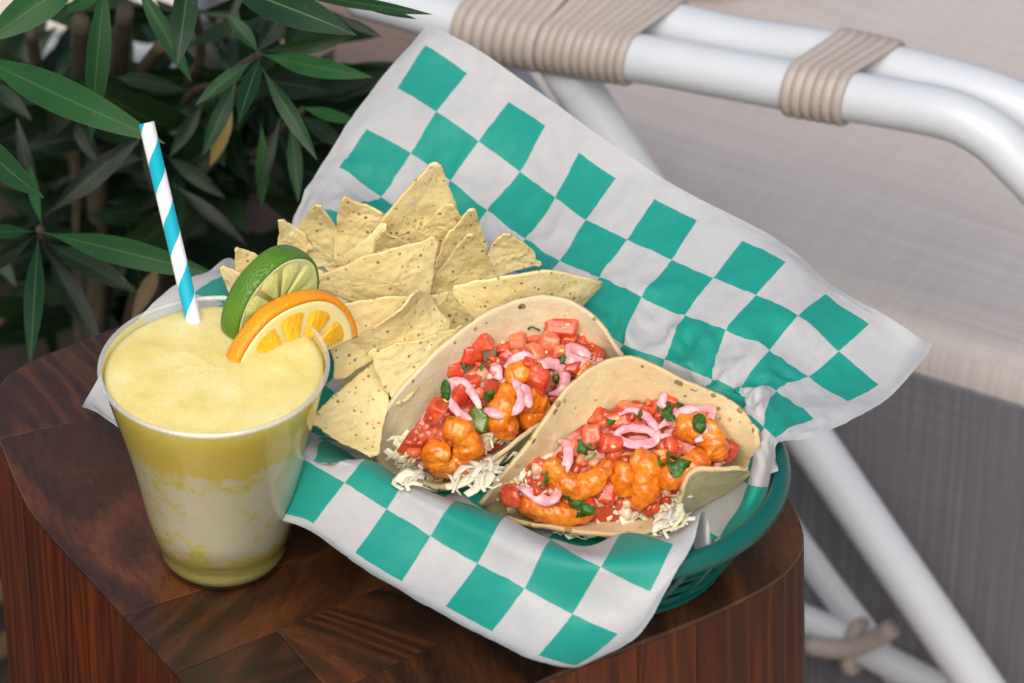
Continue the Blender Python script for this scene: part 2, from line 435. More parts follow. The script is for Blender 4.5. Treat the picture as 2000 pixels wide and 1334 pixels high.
b3 = [arm(1500, 1290, .07), arm(1700, 1310, .07), arm(1900, 1390, .07)]
mesh_obj('brace', *tube(spline(b3, 12), TR*.9, 16), M_TUBE, lounge)
def wrap_strand(a, b, r, pr, seed, name='strand', parent=None, n=40):
    """one cord turn round the two tubes at a and b"""
    ax = AD; d = (b-a); d = d-ax*d.dot(ax); L = d.length; d.normalize(); up = d.cross(ax)
    if up.z < 0: up = -up
    rr = r+pr*.9; P = []
    sh = (b-a).dot(ax)
    for k in range(n):
        t = k/n*(2*math.pi); s = 4*L/(2*L+2*math.pi*rr)
        per = 2*L+2*math.pi*rr; q = k/n*per
        if q < L: p = a+d*q+up*rr; f = q/L
        elif q < L+math.pi*rr:
            th = (q-L)/rr; p = b_(a, d, L)+up*(math.cos(th)*rr)+d*(math.sin(th)*rr); f = 1
        elif q < 2*L+math.pi*rr: p = a+d*(L-(q-L-math.pi*rr))-up*rr; f = 1-(q-L-math.pi*rr)/L
        else:
            th = (q-2*L-math.pi*rr)/rr; p = a-up*(math.cos(th)*rr)-d*(math.sin(th)*rr); f = 0
        P.append(p+ax*(sh*f))
    P.append(P[0]); P.append(P[1])
    V, Fc = tube(P, pr, 8, flat=(ax, 1.9), caps=False)
    return mesh_obj(name, V, Fc, M_STRAND, parent)
def b_(a, d, L): return a+d*L
def near(path, px):
    best = min(range(len(path)), key=lambda i: abs(proj(path[i])[0]-px)); 
    return best
def proj(v):
    q = Vector(v)-CAM; d = q.dot(FW); return (1000+FPX*q.dot(RT)/d, 667-FPX*q.dot(UP)/d)
def point_at(path, px):
    for i in range(len(path)-1):
        a, b = proj(path[i])[0], proj(path[i+1])[0]
        if a <= px <= b: return path[i]+(path[i+1]-path[i])*((px-a)/(b-a))
    return path[-1]
def binding(x0, x1, shift, n, label=None):
    c0 = point_at(front, (x0+x1)/2)
    e = empty('binding', c0, None, None); e.parent = lounge; e.location = c0-parent_loc(lounge)
    pitch = (point_at(front, x1)-point_at(front, x0)).length/n
    # dark core under the cords, so gaps read as shadowed cord
    for i in range(n):
        x = x0+(x1-x0)*(i+.5)/n
        wrap_strand(point_at(front, x), point_at(back, x+shift), TR, pitch*.285, i, 'strand', e)
    return e
binding(1546, 1664, 84, 6)
binding(1068, 1240, 84, 10)
binding(905, 1066, 78, 8)
# low cord tie where the braces cross
tie = [arm(1575, 1262, .03), arm(1650, 1268, .03), arm(1700, 1252, .03), arm(1745, 1225, .03)]
mesh_obj('cord_tie', *tube(spline(tie, 12), .0052, 10), M_STRAND, lounge)
tp = arm(1668, 1258, .045); loop = []
for k in range(25):
    a = 2*math.pi*k/24; loop.append(tp+Vector((0, 0, 1))*(.0125*math.sin(a))+AN*(.0125*math.cos(a))+AD*.002)
mesh_obj('cord_tie', *tube(loop, .0042, 8, caps=False), M_STRAND, lounge)

def cushion(name, o, ex, ey, h, mat, label, cat, rnd=.03, n=40, parent=None, puff=.006, seed=1):
    """a soft block: o front corner on its base, ex along, ey depth"""
    V, Fc, uv = [], [], []
    exl, eyl = ex.length, ey.length; u, w = ex.normalized(), ey.normalized()
    def P(a, b, c):              # a,b,c in metres
        return o+u*a+w*b+Vector((0, 0, c))
    bm = bmesh.new()
    bmesh.ops.create_cube(bm, size=1)
    for v in bm.verts: v.co = Vector(((v.co.x+.5)*exl, (v.co.y+.5)*eyl, (v.co.z+.5)*h))
    bmesh.ops.bevel(bm, geom=bm.edges[:], offset=rnd, segments=5, profile=.5, affect='EDGES')
    lay = bm.loops.layers.uv.new('UVMap')
    for f in bm.faces:
        nn = f.normal
        for l in f.loops:
            c = l.vert.co
            l[lay].uv = (c.x, c.y) if abs(nn.z) > .7 else (c.z, c.x) if abs(nn.y) > .5 else (c.z, c.y)
    for v in bm.verts: v.co = P(*v.co)
    me = bpy.data.meshes.new(name); bm.to_mesh(me); bm.free(); me.materials.append(mat)
    me.polygons.foreach_set('use_smooth', [True]*len(me.polygons))
    ob = bpy.data.objects.new(name, me); col.objects.link(ob)
    c0 = P(exl/2, eyl/2, 0); me.transform(Matrix.Translation(-c0)); ob.location = c0
    if label: tag(ob, label, cat)
    return ob
ce = atp(1824, 660, AP+AN*.055, AN)      # a point of the seat cushion's front top edge
CT = ce.z
print('cushion top', CT, ce)
sc_ = cushion('seat_cushion', Vector((ce.x, ce.y, GZ+.03))-AD*.31, AD*1.5, AN*.75, CT-GZ-.03, M_CUSHION,
        'large grey beige woven seat cushion lying inside the white lounge frame', 'cushion', .022)
M_FRONT_SHADE = fabric('cushion_front_shade', (.092, .090, .106), (.132, .130, .148), (.22, .215, .245))  # shade of the cushion front, painted as a darker fabric colour
bp = cushion('front_shade_panel', Vector((ce.x, ce.y, GZ+.032))-AD*.29-AN*.0022, AD*1.46, AN*.02, CT-GZ-.056, M_FRONT_SHADE, None, None, .0015)  # thin panel added over the front to carry that painted shade
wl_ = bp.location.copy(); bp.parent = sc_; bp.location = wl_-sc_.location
cushion('seat_cushion', Vector((ce.x, ce.y, GZ+.03))-AD*.447, AD*.135, AN*.75, CT-GZ-.02, M_CUSHION_SHADE,
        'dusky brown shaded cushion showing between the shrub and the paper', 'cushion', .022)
pp = at(1290, 20, CT)
pv = cushion('scatter_pillow', Vector((pp.x-.05, pp.y+.01, CT+.001)), Vector((.10, -.02, 0)), Vector((.03, .15, 0)), .09, M_PILLOW,
        'orange patterned scatter pillow at the far end of the seat cushion', 'pillow', .03)

# ------------------------------------------------------------------ oleander shrub
bush = empty('oleander_bush', (-.22, .28, GZ), 'dark green oleander shrub with long narrow leaves behind the drink', 'shrub')
def leaf(a, b, w, mat, droop=.10, roll=0.0, fold=.25, n=12, seed=0):
    """a to b midrib, w full width"""
    L = (b-a).length; t = (b-a).normalized()
    view = (CAM-(a+b)/2).normalized()
    s = t.cross(view).normalized()
    nrm = s.cross(t)
    s = (s*math.cos(roll)+nrm*math.sin(roll)).normalized(); nrm = s.cross(t).normalized()
    if nrm.dot(view) < 0: nrm = -nrm
    V, uv, Fc = [], [], []
    prof = [.05, .10, .34, .62, .84, .97, 1.0, .98, .90, .76, .56, .30, .02]
    wob = random.Random(seed)
    ph = wob.uniform(0, 6.28)
    for k in range(n+1):
        f = k/n; hw = w/2*lerp_list(prof, f*(len(prof)-1))
        c = a+(b-a)*f + nrm*(droop*L*4*f*(1-f)) + s*(math.sin(f*3.1+ph)*.012*L)
        for q, x in enumerate((-1, -.5, 0, .5, 1)):
            lift = abs(x)*fold*hw + .05*hw*math.sin(f*9+ph+x*2)
            V.append(c+s*(x*hw)+nrm*(lift-.0)); uv.append((.5+x*.5, f))
    for k in range(n):
        for q in range(4): Fc.append((k*5+q, k*5+q+1, (k+1)*5+q+1, (k+1)*5+q))
    o = mesh_obj('leaf', V, Fc, mat, bush, uv=uv)
    return o
LEAVES = [  # base px, tip px, width px, depth base, depth tip, material, droop
 ((175, -60), (-30, 85), 88, .02, -.01, 'L', .03), ((-60, 95), (320, 284), 92, .06, .0, 'L', .05), ((205, -70), (178, 280), 62, .08, .05, 'L', .05),
 ((378, -70), (342, 131), 64, .08, .04, 'L', .04), ((262, -50), (372, 162), 46, .12, .10, 'L', .04), ((222, 152), (362, 174), 46, .2, .17, 'D', .05),
 ((-70, 255), (88, 384), 74, .02, -.03, 'L', .06), ((85, 420), (278, 270), 62, .10, .12, 'D', .05), ((72, 425), (35, 228), 40, .14, .16, 'D', .05),
 ((-30, 150), (62, 236), 44, .22, .2, 'D', .03), ((140, 225), (192, 318), 48, .2, .18, 'D', .04), ((82, 452), (440, 545), 72, .06, .02, 'L', .07),
 ((75, 460), (58, 712), 52, .05, -.01, 'L', .05), ((88, 470), (268, 576), 62, .09, .06, 'D', .05), ((92, 480), (200, 690), 60, .10, .06, 'D', .05),
 ((70, 452), (-80, 462), 40, .07, .05, 'L', .04), ((80, 440), (60, 322), 30, .07, .10, 'L', .04), ((70, 458), (-60, 540), 44, .09, .09, 'D', .04),
 ((425, -45), (694, 72), 92, .04, .0, 'B', .05), ((560, -8), (846, 25), 30, .05, .02, 'L', .03), ((640, -18), (815, 36), 24, .07, .05, 'D', .02),
 ((506, 106), (442, 26), 40, .12, .13, 'L', .05), ((508, 106), (728, 150), 54, .12, .09, 'L', .06), ((506, 102), (688, 70), 44, .16, .16, 'D', .05),
 ((506, 110), (468, 242), 48, .10, .06, 'B', .05), ((512, 130), (618, 314), 44, .11, .08, 'L', .04), ((495, 114), (384, 206), 40, .12, .10, 'L', .04),
 ((462, 150), (397, 306), 46, .13, .11, 'L', .05), ((500, 104), (560, 12), 56, .18, .2, 'D', .03), ((555, 92), (584, 40), 26, .2, .2, 'D', .03),
 ((508, 158), (640, 178), 80, .22, .2, 'D', .03), ((588, 208), (705, 240), 34, .16, .14, 'L', .04), ((588, 224), (680, 290), 46, .17, .15, 'D', .04),
 ((650, 30), (748, 74), 24, .14, .13, 'D', .03), ((566, 236), (583, 395), 40, .15, .12, 'L', .05), ((548, 226), (500, 395), 28, .16, .14, 'D', .05),
 ((455, 190), (408, 325), 44, .2, .18, 'Y', .06), ((508, 240), (512, 405), 38, .17, .15, 'L', .04), ((335, 360), (487, 482), 38, .2, .18, 'D', .05),
 ((400, 200), (330, 305), 40, .22, .2, 'D', .04), ((320, 300), (440, 388), 44, .24, .22, 'D', .04), ((312, 520), (255, 628), 44, .16, .12, 'T', .06),
 ((470, 40), (372, 90), 44, .24, .2, 'D', .04), ((430, 70), (455, 150), 40, .26, .24, 'D', .03), ((150, 80), (100, 160), 34, .2, .18, 'D', .05),
 ((-20, 470), (30, 560), 40, .22, .2, 'D', .05), ((210, -30), (130, 25), 40, .1, .1, 'L', .03),
 ((280, 250), (310, 400), 44, .22, .2, 'D', .04), ((350, 330), (345, 470), 36, .24, .2, 'D', .04),
 ((530, -30), (470, 40), 60, .16, .18, 'D', .04),
 ((620, -40), (560, 60), 44, .2, .22, 'D', .03), ((560, 250), (600, 420), 46, .24, .24, 'D', .04), ((480, 300), (450, 440), 40, .26, .24, 'D', .04),
]
MATS = {'L': M_LEAF, 'D': M_LEAF_D, 'Y': M_LEAF_Y, 'T': M_LEAF_T, 'B': leaf_mat('fresh_oleander_leaf', (.007, .036, .011), (.014, .066, .019), (.07, .15, .045), None)}
rng = random.Random(11)
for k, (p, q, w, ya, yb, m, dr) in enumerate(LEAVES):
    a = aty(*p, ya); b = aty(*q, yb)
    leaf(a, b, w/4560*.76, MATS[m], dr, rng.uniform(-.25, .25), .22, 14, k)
def whorl(c, n, L, spread, mat, seed, up=Vector((0, 0, 1))):
    r = random.Random(seed)
    for k in range(n):
        a = 2*math.pi*k/n+r.uniform(-.3, .3); el = r.uniform(-.5, .7)
        d = Vector((math.cos(a)*math.cos(el), math.sin(a)*math.cos(el)*.8, math.sin(el)))
        l = L*r.uniform(.75, 1.15)
        leaf(c+d*.006, c+d*l, l*r.uniform(.17, .23), mat, r.uniform(.02, .08), r.uniform(-1, 1), .2, 10, seed*31+k)
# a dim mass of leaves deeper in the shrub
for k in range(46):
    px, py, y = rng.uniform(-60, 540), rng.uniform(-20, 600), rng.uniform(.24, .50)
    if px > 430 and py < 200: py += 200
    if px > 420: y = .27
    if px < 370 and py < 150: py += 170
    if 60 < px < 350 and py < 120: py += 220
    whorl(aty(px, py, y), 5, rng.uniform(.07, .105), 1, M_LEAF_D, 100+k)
STEMS = [([(245, 20), (232, 130), (225, 300)], (.24, .30), .0075), ([(318, 86), (270, 160), (225, 330)], (.24, .30), .006), ([(157, 40), (160, 150), (190, 330)], (.22, .28), .008),
 ([(506, 106), (440, 160), (330, 330)], (.13, .28), .0032), ([(78, 448), (120, 520), (200, 560)], (.08, .26), .0035), ([(590, 215), (500, 300), (380, 400)], (.17, .30), .003),
 ([(380, 20), (390, 120), (330, 300)], (.2, .28), .004), ([(60, 60), (80, 160), (150, 330)], (.2, .28), .005), ([(430, 40), (436, 90), (400, 200)], (.24, .3), .004)]
for pts, (ya, yb), r in STEMS:
    P = [aty(*p, ya+(yb-ya)*i/2) for i, p in enumerate(pts)]
    P.append(Vector((P[-1].x*.6-.13+rng.uniform(-.03, .03), yb+.03, GZ-.01)))
    mesh_obj('stem', *tube(spline(P, 18), [r*.55, r*.65, r*.8], 10), M_BARK, bush)
# dry litter on the soil
lit = []
V, Fc, uv = [], [], []
for k in range(260):
    x, y = rng.uniform(-.75, .0), rng.uniform(-.15, .75); c = Vector((x, y, GZ+.012+rng.uniform(0, .012)))
    a = rng.uniform(0, 6.28); d = Vector((math.cos(a), math.sin(a), rng.uniform(-.25, .25))); s = Vector((-d.y, d.x, rng.uniform(-.4, .4))).normalized(); L = rng.uniform(.03, .085); w = L*.1
    b = len(V)
    for f, ww in ((-.5, .1), (-.2, .9), (.2, .9), (.5, .1)):
        for x_ in (-1, 1): V.append(c+d*(f*L)+s*(x_*w*ww)+Vector((0, 0, .006*math.sin(f*5+k)))); uv.append((.5+.5*x_, f+.5))
    for q in range(3): Fc.append((b+q*2, b+q*2+1, b+q*2+3, b+q*2+2))
tag(mesh_obj('fallen_leaves', V, Fc, leaf_mat('litter_leaf', (.05, .025, .012), (.13, .075, .035), (.15, .09, .05), None), uv=uv), 'dry brown fallen leaves scattered over the dark soil below the shrub', 'fallen leaves', kind='stuff')
# ------------------------------------------------------------------ basket
BC = Vector((-.0025, -.104, 0)); BD = Vector((.82, -.572, 0)).normalized(); BN = Vector((-BD.y, BD.x, 0)); BL = .0508
def stad(r, z, n=96):
    """ring of a stadium, radius r round a spine of half length BL"""
    P = []; per = 4*BL+2*math.pi*r
    for k in range(n):
        q = k/n*per
        if q < 2*BL: p = BD*(q-BL)-BN*r
        elif q < 2*BL+math.pi*r:
            t = (q-2*BL)/r; p = BD*(BL+math.sin(t)*r)-BN*(math.cos(t)*r)
        elif q < 4*BL+math.pi*r: p = BD*(BL-(q-2*BL-math.pi*r))+BN*r
        else:
            t = (q-4*BL-math.pi*r)/r; p = -BD*(BL+math.sin(t)*r)+BN*(math.cos(t)*r)
        P.append(BC+p+Vector((0, 0, z)))
    return P
def rings(L, closed=False):
    n = len(L[0]); V = [p for r in L for p in r]; Fc = []
    m = len(L)
    for k in range(m if closed else m-1):
        for q in range(n): Fc.append((k*n+q, k*n+(q+1) % n, ((k+1) % m)*n+(q+1) % n, ((k+1) % m)*n+q))
    return V, Fc
def plastic(name, c, rough, sss=.0):
    m = M(name); co = m.coord('Object'); n1 = m.noise(co, 35, 3)
    m.p(Base_Color=m.mix(n1, c, tuple(x*.8 for x in c)), Roughness=m.math('MULTIPLY_ADD', m.noise(co, 300, 3), .15, rough)); return m.m
M_BASKET = plastic('teal_plastic', (.002, .105, .088), .24)
basket = empty('food_basket', BC+Vector((0, 0, .001)), 'oval teal plastic food basket standing on the wooden table under the checkered paper', 'basket')
RIM_Z = .0428
V, Fc = rings([stad(.0630, RIM_Z-.004), stad(.0634, RIM_Z), stad(.0655, RIM_Z+.0010), stad(.0678, RIM_Z-.0002), stad(.0698, RIM_Z-.0032), stad(.0702, RIM_Z-.0056), stad(.0690, RIM_Z-.0056), stad(.0672, RIM_Z-.0022), stad(.0655, RIM_Z-.0018), stad(.0645, RIM_Z-.005)], True)
recalc(mesh_obj('rim', V, Fc, M_BASKET, basket))
# lattice wall: band rings with slots left open
NB = 168; zs = [.003, .010, .017, .0175, .0245, .0250, .0320, .0325, .0385]
rad = lambda z: .0465+(.0645-.0465)*((z-.003)/.0355)**.8
L = [stad(rad(z), z, NB) for z in zs]; V = [p for r in L for p in r]; Fc = []
open_rows = {1: 1, 3: 1, 5: 1}
for k in range(len(zs)-1):
    for q in range(NB):
        if k in open_rows and q % 4 in (0, 1, 2) and (q//4) % 7 != 0: continue
        Fc.append((k*NB+q, k*NB+(q+1) % NB, (k+1)*NB+(q+1) % NB, (k+1)*NB+q))
w = mesh_obj('wall', V, Fc, M_BASKET, basket, smooth=False); solidify(w, .0016, 0)
V, Fc = rings([stad(.0475, .0012), stad(.0475, .0032), stad(.02, .0032)]); b_n = len(V)
Fc.append(tuple(range(b_n-96, b_n)))
mesh_obj('floor_plate', V, Fc, M_BASKET, basket, smooth=False)

# ------------------------------------------------------------------ checkered paper
PAPER = [-366,1217,813,-296,1122,830,-129,978,816,46,811,779,199,644,763,346,465,751,507,308,723,656,189,684,831,75,645,1014,-41,610,1169,-143,556,1325,-242,467,1502,-339,411,1644,-476,390,1701,-611,440,-443,1128,755,-372,1067,792,-191,918,745,-15,760,708,138,579,707,279,408,685,433,252,664,590,110,659,765,-5,626,946,-129,612,1120,-245,591,1281,-332,494,1457,-421,407,1592,-553,352,1670,-654,415,-583,985,650,-494,926,667,-321,762,652,-141,612,604,32,453,560,182,271,551,308,85,567,474,-77,586,654,-210,578,820,-328,571,990,-446,579,1159,-533,536,1321,-600,398,1476,-746,338,1520,-842,354,-709,838,545,-624,771,561,-429,641,519,-260,476,492,-105,296,468,56,117,445,197,-75,478,358,-253,516,527,-407,534,700,-533,535,860,-644,549,1031,-733,506,1187,-768,393,1339,-918,395,1389,-1012,403,-820,675,428,-736,628,453,-558,475,414,-374,315,418,-205,137,426,-46,-45,444,115,-232,464,275,-419,485,440,-613,454,621,-739,458,791,-857,462,908,-938,485,1053,-912,439,1196,-1082,448,1209,-1189,439,-934,486,277,-858,444,361,-705,288,463,-513,148,509,-344,-21,465,-194,-200,403,-29,-346,340,155,-495,301,343,-634,284,534,-776,262,735,-903,288,914,-1009,416,984,-1121,431,1031,-1248,468,1032,-1332,494,-891,327,139,-851,270,195,-761,113,343,-650,-50,485,-490,-156,344,-311,-244,201,-121,-382,143,68,-527,115,256,-674,85,449,-822,93,631,-963,157,802,-1072,197,938,-1258,240,1002,-1443,379,1031,-1511,429,-1036,134,56,-977,90,91,-842,-66,212,-774,-226,369,-629,-243,194,-454,-378,89,-270,-525,85,-86,-683,85,104,-832,85,286,-968,99,469,-1090,101,643,-1230,93,816,-1399,88,902,-1575,239,940,-1662,313,-1165,132,331,-1161,-22,161,-1020,-199,175,-849,-348,256,-768,-407,86,-608,-566,85,-429,-707,85,-241,-844,85,-65,-979,90,121,-1116,85,302,-1236,85,477,-1366,85,655,-1547,85,760,-1723,172,806,-1818,225,-1274,-25,377,-1180,-66,388,-1044,-257,374,-970,-474,312,-923,-591,108,-764,-745,85,-583,-886,111,-415,-994,121,-225,-1133,95,-39,-1277,85,140,-1400,85,318,-1537,78,494,-1678,132,671,-1651,351,740,-1740,490,-1416,-177,403,-1312,-215,410,-1176,-393,480,-1062,-591,414,-1009,-754,260,-906,-929,146,-747,-994,260,-557,-1137,182,-374,-1292,148,-192,-1452,142,6,-1584,150,243,-1653,184,429,-1696,362,615,-1921,480,683,-1918,478,-1551,-343,356,-1424,-358,346,-1345,-545,470,-1197,-729,513,-1049,-892,426,-932,-1065,340,-783,-1197,318,-567,-1272,389,-402,-1385,367,-217,-1505,364,-24,-1644,390,148,-1755,368,338,-1910,362,524,-2075,379,584,-2108,423,-1644,-483,277,-1542,-507,256,-1372,-667,282,-1326,-874,394,-1190,-1061,452,-1009,-1224,480,-818,-1366,460,-649,-1491,437,-484,-1609,403,-313,-1738,374,-133,-1859,340,47,-1987,320,229,-2072,267,400,-2198,275,471,-2288,342,-1728,-657,206,-1652,-700,202,-1465,-788,109,-1345,-963,192,-1212,-1150,236,-1057,-1317,274,-919,-1501,309,-765,-1648,362,-600,-1815,351,-420,-1925,303,-251,-2066,300,-74,-2191,287,101,-2251,219,241,-2380,285,305,-2414,341,-1733,-805,276,-1675,-773,212,-1493,-807,78,-1379,-906,104,-1243,-1090,147,-1086,-1260,190,-943,-1477,254,-782,-1699,371,-616,-1897,386,-436,-2030,357,-268,-2156,344,-91,-2267,323,76,-2365,297,209,-2447,329,250,-2495,382]
PG = [[Vector(PAPER[(r*15+i)*3:(r*15+i)*3+3])/10000 for i in range(15)] for r in range(15)]
PU = [-.45]+list(range(13))+[12.45]
def grid_eval(G, s, t, ext=True):
    """bicubic through a grid of points; s over rows, t over columns, in index units"""
    nr, nc = len(G), len(G[0])
    def g(r, c):
        r2 = min(max(r, 0), nr-1); c2 = min(max(c, 0), nc-1); p = G[r2][c2]
        if r < 0: p = 2*G[0][c2]-G[1][c2]
        elif r >= nr: p = 2*G[nr-1][c2]-G[nr-2][c2]
        if c < 0: p = p + (G[r2][0]-G[r2][1])
        elif c >= nc: p = p + (G[r2][nc-1]-G[r2][nc-2])
        return p
    i = min(int(s), nr-2); j = min(int(t), nc-2); fs, ft = s-i, t-j
    rows = [cr(g(i+k, j-1), g(i+k, j), g(i+k, j+1), g(i+k, j+2), ft) for k in (-1, 0, 1, 2)]
    return cr(*rows, fs)
SUB = 11; nS = 14*SUB
V, Fc, uv = [], [], []
def ray_at(p): return (p-CAM).normalized()
def ridged(p, s, seed):
    v = noise.noise(p*s+Vector((seed*5.1, seed*9.7, seed*2.3))); return (1-min(1, abs(v)*2.2))**1.6
for a in range(nS+1):
    for b in range(nS+1):
        s, t = a/SUB, b/SUB; p = grid_eval(PG, s, t)
        i = min(int(s), 13); j = min(int(t), 13)
        v = PU[i]+(PU[i+1]-PU[i])*(s-i); u = PU[j]+(PU[j+1]-PU[j])*(t-j)
        q = Vector((u, v, 0))
        # crumpled towards the middle and the far right fold, nearly flat on the open flaps
        fold = math.exp(-((v-3.4)/1.1)**2)*(.35+.65*min(1, max(0, (u-2)/7)))*(1-.7*min(1, max(0, (u-10.4)/1.2)))+.12*math.exp(-((u-11)/1.5)**2-((v-4.5)/1.8)**2)
        inner = max(0, 1-max(abs(u-6), abs(v-6))/5.5)
        frim = math.exp(-((v-9.6)/.6)**2)*.3
        amp = .00050+.0046*fold+.0014*min(1, inner*2)+.0010*frim
        d = amp*(ridged(q, .9, 1)-.4)*1.0 + amp*.55*(ridged(q, 2.3, 2)-.4) + amp*.28*(ridged(q, 4.6, 3)-.4) + .0009*noise.noise(q*.45)
        e = .004
        du = grid_eval(PG, s, min(t+.05, 14))-grid_eval(PG, s, max(t-.05, 0)); dv_ = grid_eval(PG, min(s+.05, 14), t)-grid_eval(PG, max(s-.05, 0), t)
        nn = du.cross(dv_); nn.normalize()
        if nn.z < 0: nn = -nn
        p = p+nn*d
        V.append(p); uv.append((u, v))
# the sheet lies on the basket's rim and on the table, never through them
def floor_under(p, u, v):
    q2 = p-BC; du2, dv2 = q2.dot(BD), q2.dot(BN); ex_ = max(abs(du2)-BL, 0); rr = math.hypot(ex_, dv2)
    if u > 11.2 and 4.0 < v < 8.15 and rr < .0735: return .0045+max(0, (min(rr, .062)-.0440)/.016)*.030
    if .0605 < rr < .0740: return .0480 if rr < .0700 else .0480-(rr-.0700)/.0040*.010
    if rr <= .0605: return .0045+max(0, (rr-.0440)/.0165)*.0415
    return .0014
W1 = nS+1; need = [0.0]*(W1*W1)
for k, p in enumerate(V):
    d = ray_at(p); t = 0.0
    while t < .022 and (p-d*t).z < floor_under(p-d*t, *uv[k]): t += .0005
    need[k] = t
got = need[:]
for _ in range(34):
    g2 = got[:]
    for a in range(1, nS):
        for b in range(1, nS):
            k = a*W1+b; m_ = (got[k-1]+got[k+1]+got[k-W1]+got[k+W1])*.25; g2[k] = max(need[k], m_)
    got = g2
V = [p-ray_at(p)*t for p, t in zip(V, got)]
def tuck(V):                          # the far edge pushed down inside the basket stays inside its wall
    for k, p in enumerate(V):
        u, v = uv[k]
        if u > 10.8 and 4.2 < v < 8.3 and p.z < .046:
            q2 = p-BC; du2, dv2 = q2.dot(BD), q2.dot(BN); ex_ = math.copysign(max(abs(du2)-BL, 0), du2); rr = math.hypot(ex_, dv2)
            mx_ = (.0465+(.0645-.0465)*(min(max(p.z-.003, 0), .0355)/.0355)**.8)-.0022
            if rr > mx_: f_ = (rr-mx_)/rr; V[k] = p-(BD*ex_+BN*dv2)*f_
    return V
V = tuck(V)
def lift(V, passes):
    need = [0.0]*(W1*W1)
    for k, p in enumerate(V):
        d = ray_at(p); t = 0.0
        while t < .022 and (p-d*t).z < floor_under(p-d*t, *uv[k]): t += .0005
        need[k] = t
    got = need[:]
    for _ in range(passes):
        g2 = got[:]
        for a in range(1, nS):
            for b in range(1, nS): k = a*W1+b; g2[k] = max(need[k], (got[k-1]+got[k+1]+got[k-W1]+got[k+W1])*.25)
        got = g2
    return [p-ray_at(p)*t for p, t in zip(V, got)]
for _ in range(7):                   # ease the fold over the front rim
    V2 = V[:]
    for a in range(1, nS):
        for b in range(1, nS):
            k = a*W1+b; u, v = uv[k]
            if u > 6 and 8.7 < v < 10.5: V2[k] = V[k]*.5+(V[k-1]+V[k+1]+V[k-W1]+V[k+W1])*.125
    V = V2
V = tuck(lift(V, 8))
for a in range(nS):
    for b in range(nS): k = a*(nS+1)+b; Fc.append((k, k+1, k+nS+2, k+nS+1))
def paper_mat():
    m = M('teal_checkered_wax_paper'); uv = m.n('TexCoord').outputs['UV']
    wob = m.n('TexNoise'); m.set(wob, 'Vector', uv); wob.inputs['Scale'].default_value = 5; wob.inputs['Detail'].default_value = 4
    wv = m.n('VectorMath', _operation='MULTIPLY_ADD'); m.set(wv, 0, wob.outputs[1]); m.set(wv, 1, (.030, .030, 0)); m.set(wv, 2, uv)
    sb = m.n('VectorMath', _operation='SUBTRACT'); m.set(sb, 0, wv.outputs[0]); m.set(sb, 1, (.015, .015, 0))
    s = m.n('SeparateXYZ'); m.set(s, 0, sb.outputs[0])
    x, y = s.outputs[0], s.outputs[1]
    par = m.math('FRACT', m.math('MULTIPLY', m.math('ADD', m.math('FLOOR', x), m.math('FLOOR', y)), .5))
    g = m.math('LESS_THAN', par, .25)
    for c in (x, y):
        g = m.math('MULTIPLY', g, m.math('GREATER_THAN', c, 0.0)); g = m.math('MULTIPLY', g, m.math('LESS_THAN', c, 12.0))
    sc = m.n('Mapping'); m.set(sc, 0, uv); 
    fib = m.noise(sc.outputs[0], 26, 5, .65); cl = m.noise(sc.outputs[0], 3.2, 5, .6)
    white = m.mix(m.math('MULTIPLY_ADD', cl, .55, m.math('MULTIPLY', fib, .45)), (.455, .47, .485), (.68, .69, .69))
    ink = m.mix(m.math('MULTIPLY_ADD', cl, .6, m.math('MULTIPLY', fib, .4)), (.010, .295, .23), (.025, .40, .325))
    c = m.mix(g, white, ink)
    m.p(Base_Color=c, Roughness=.48, Specular_IOR_Level=.35)
    m.bump(m.math('ADD', fib, m.math('MULTIPLY', m.noise(sc.outputs[0], 9, 4, .6), 1.2)), .22, .0005)
    tr = m.n('BsdfTranslucent'); m.set(tr, 0, c)
    mx = m.n('MixShader'); m.set(mx, 0, .22); m.t.links.new(m.b.outputs[0], mx.inputs[1]); m.t.links.new(tr.outputs[0], mx.inputs[2])
    m.t.links.new(mx.outputs[0], m.out.inputs[0]); return m.m
paper = tag(mesh_obj('basket_liner', V, Fc, paper_mat(), uv=uv), 'white wax paper sheet with teal checkers lining the basket and spilling over its sides', 'paper')
PAPER_BVH = BVHTree.FromPolygons([Vector(v) for v in V], Fc)

# ------------------------------------------------------------------ cup, drink, straw, citrus
CUP = at(437, 1079, 0.0); CUP.z = .0008
def cup_mat():
    m = M('clear_plastic'); nt = m.t
    fr = m.n('Fresnel'); fr.inputs['IOR'].default_value = 1.46
    tr = m.n('BsdfTransparent', Color=(1, 1, 1)); gl = m.n('BsdfGlossy', Color=(1, 1, 1), Roughness=.07)
    mx = m.n('MixShader'); m.set(mx, 0, m.math('MULTIPLY', fr, 1.0, clamp=True)); nt.links.new(tr.outputs[0], mx.inputs[1]); nt.links.new(gl.outputs[0], mx.inputs[2])
    nt.links.new(mx.outputs[0], m.out.inputs[0]); return m.m
M_CUP = cup_mat()
def rim_mat():
    m = M('clear_rolled_plastic'); nt = m.t
    fr = m.n('Fresnel'); fr.inputs['IOR'].default_value = 1.5
    tr = m.n('BsdfTransparent', Color=(.985, .99, .99)); gl = m.n('BsdfGlossy', Color=(1, 1, 1), Roughness=.10); df = m.n('BsdfDiffuse', Color=(.90, .91, .90))
    a_ = m.n('MixShader'); a_.inputs[0].default_value = .24; nt.links.new(tr.outputs[0], a_.inputs[1]); nt.links.new(df.outputs[0], a_.inputs[2])
    mx = m.n('MixShader'); m.set(mx, 0, m.math('MULTIPLY_ADD', fr, .45, .05, clamp=True)); nt.links.new(a_.outputs[0], mx.inputs[1]); nt.links.new(gl.outputs[0], mx.inputs[2])
    nt.links.new(mx.outputs[0], m.out.inputs[0]); return m.m
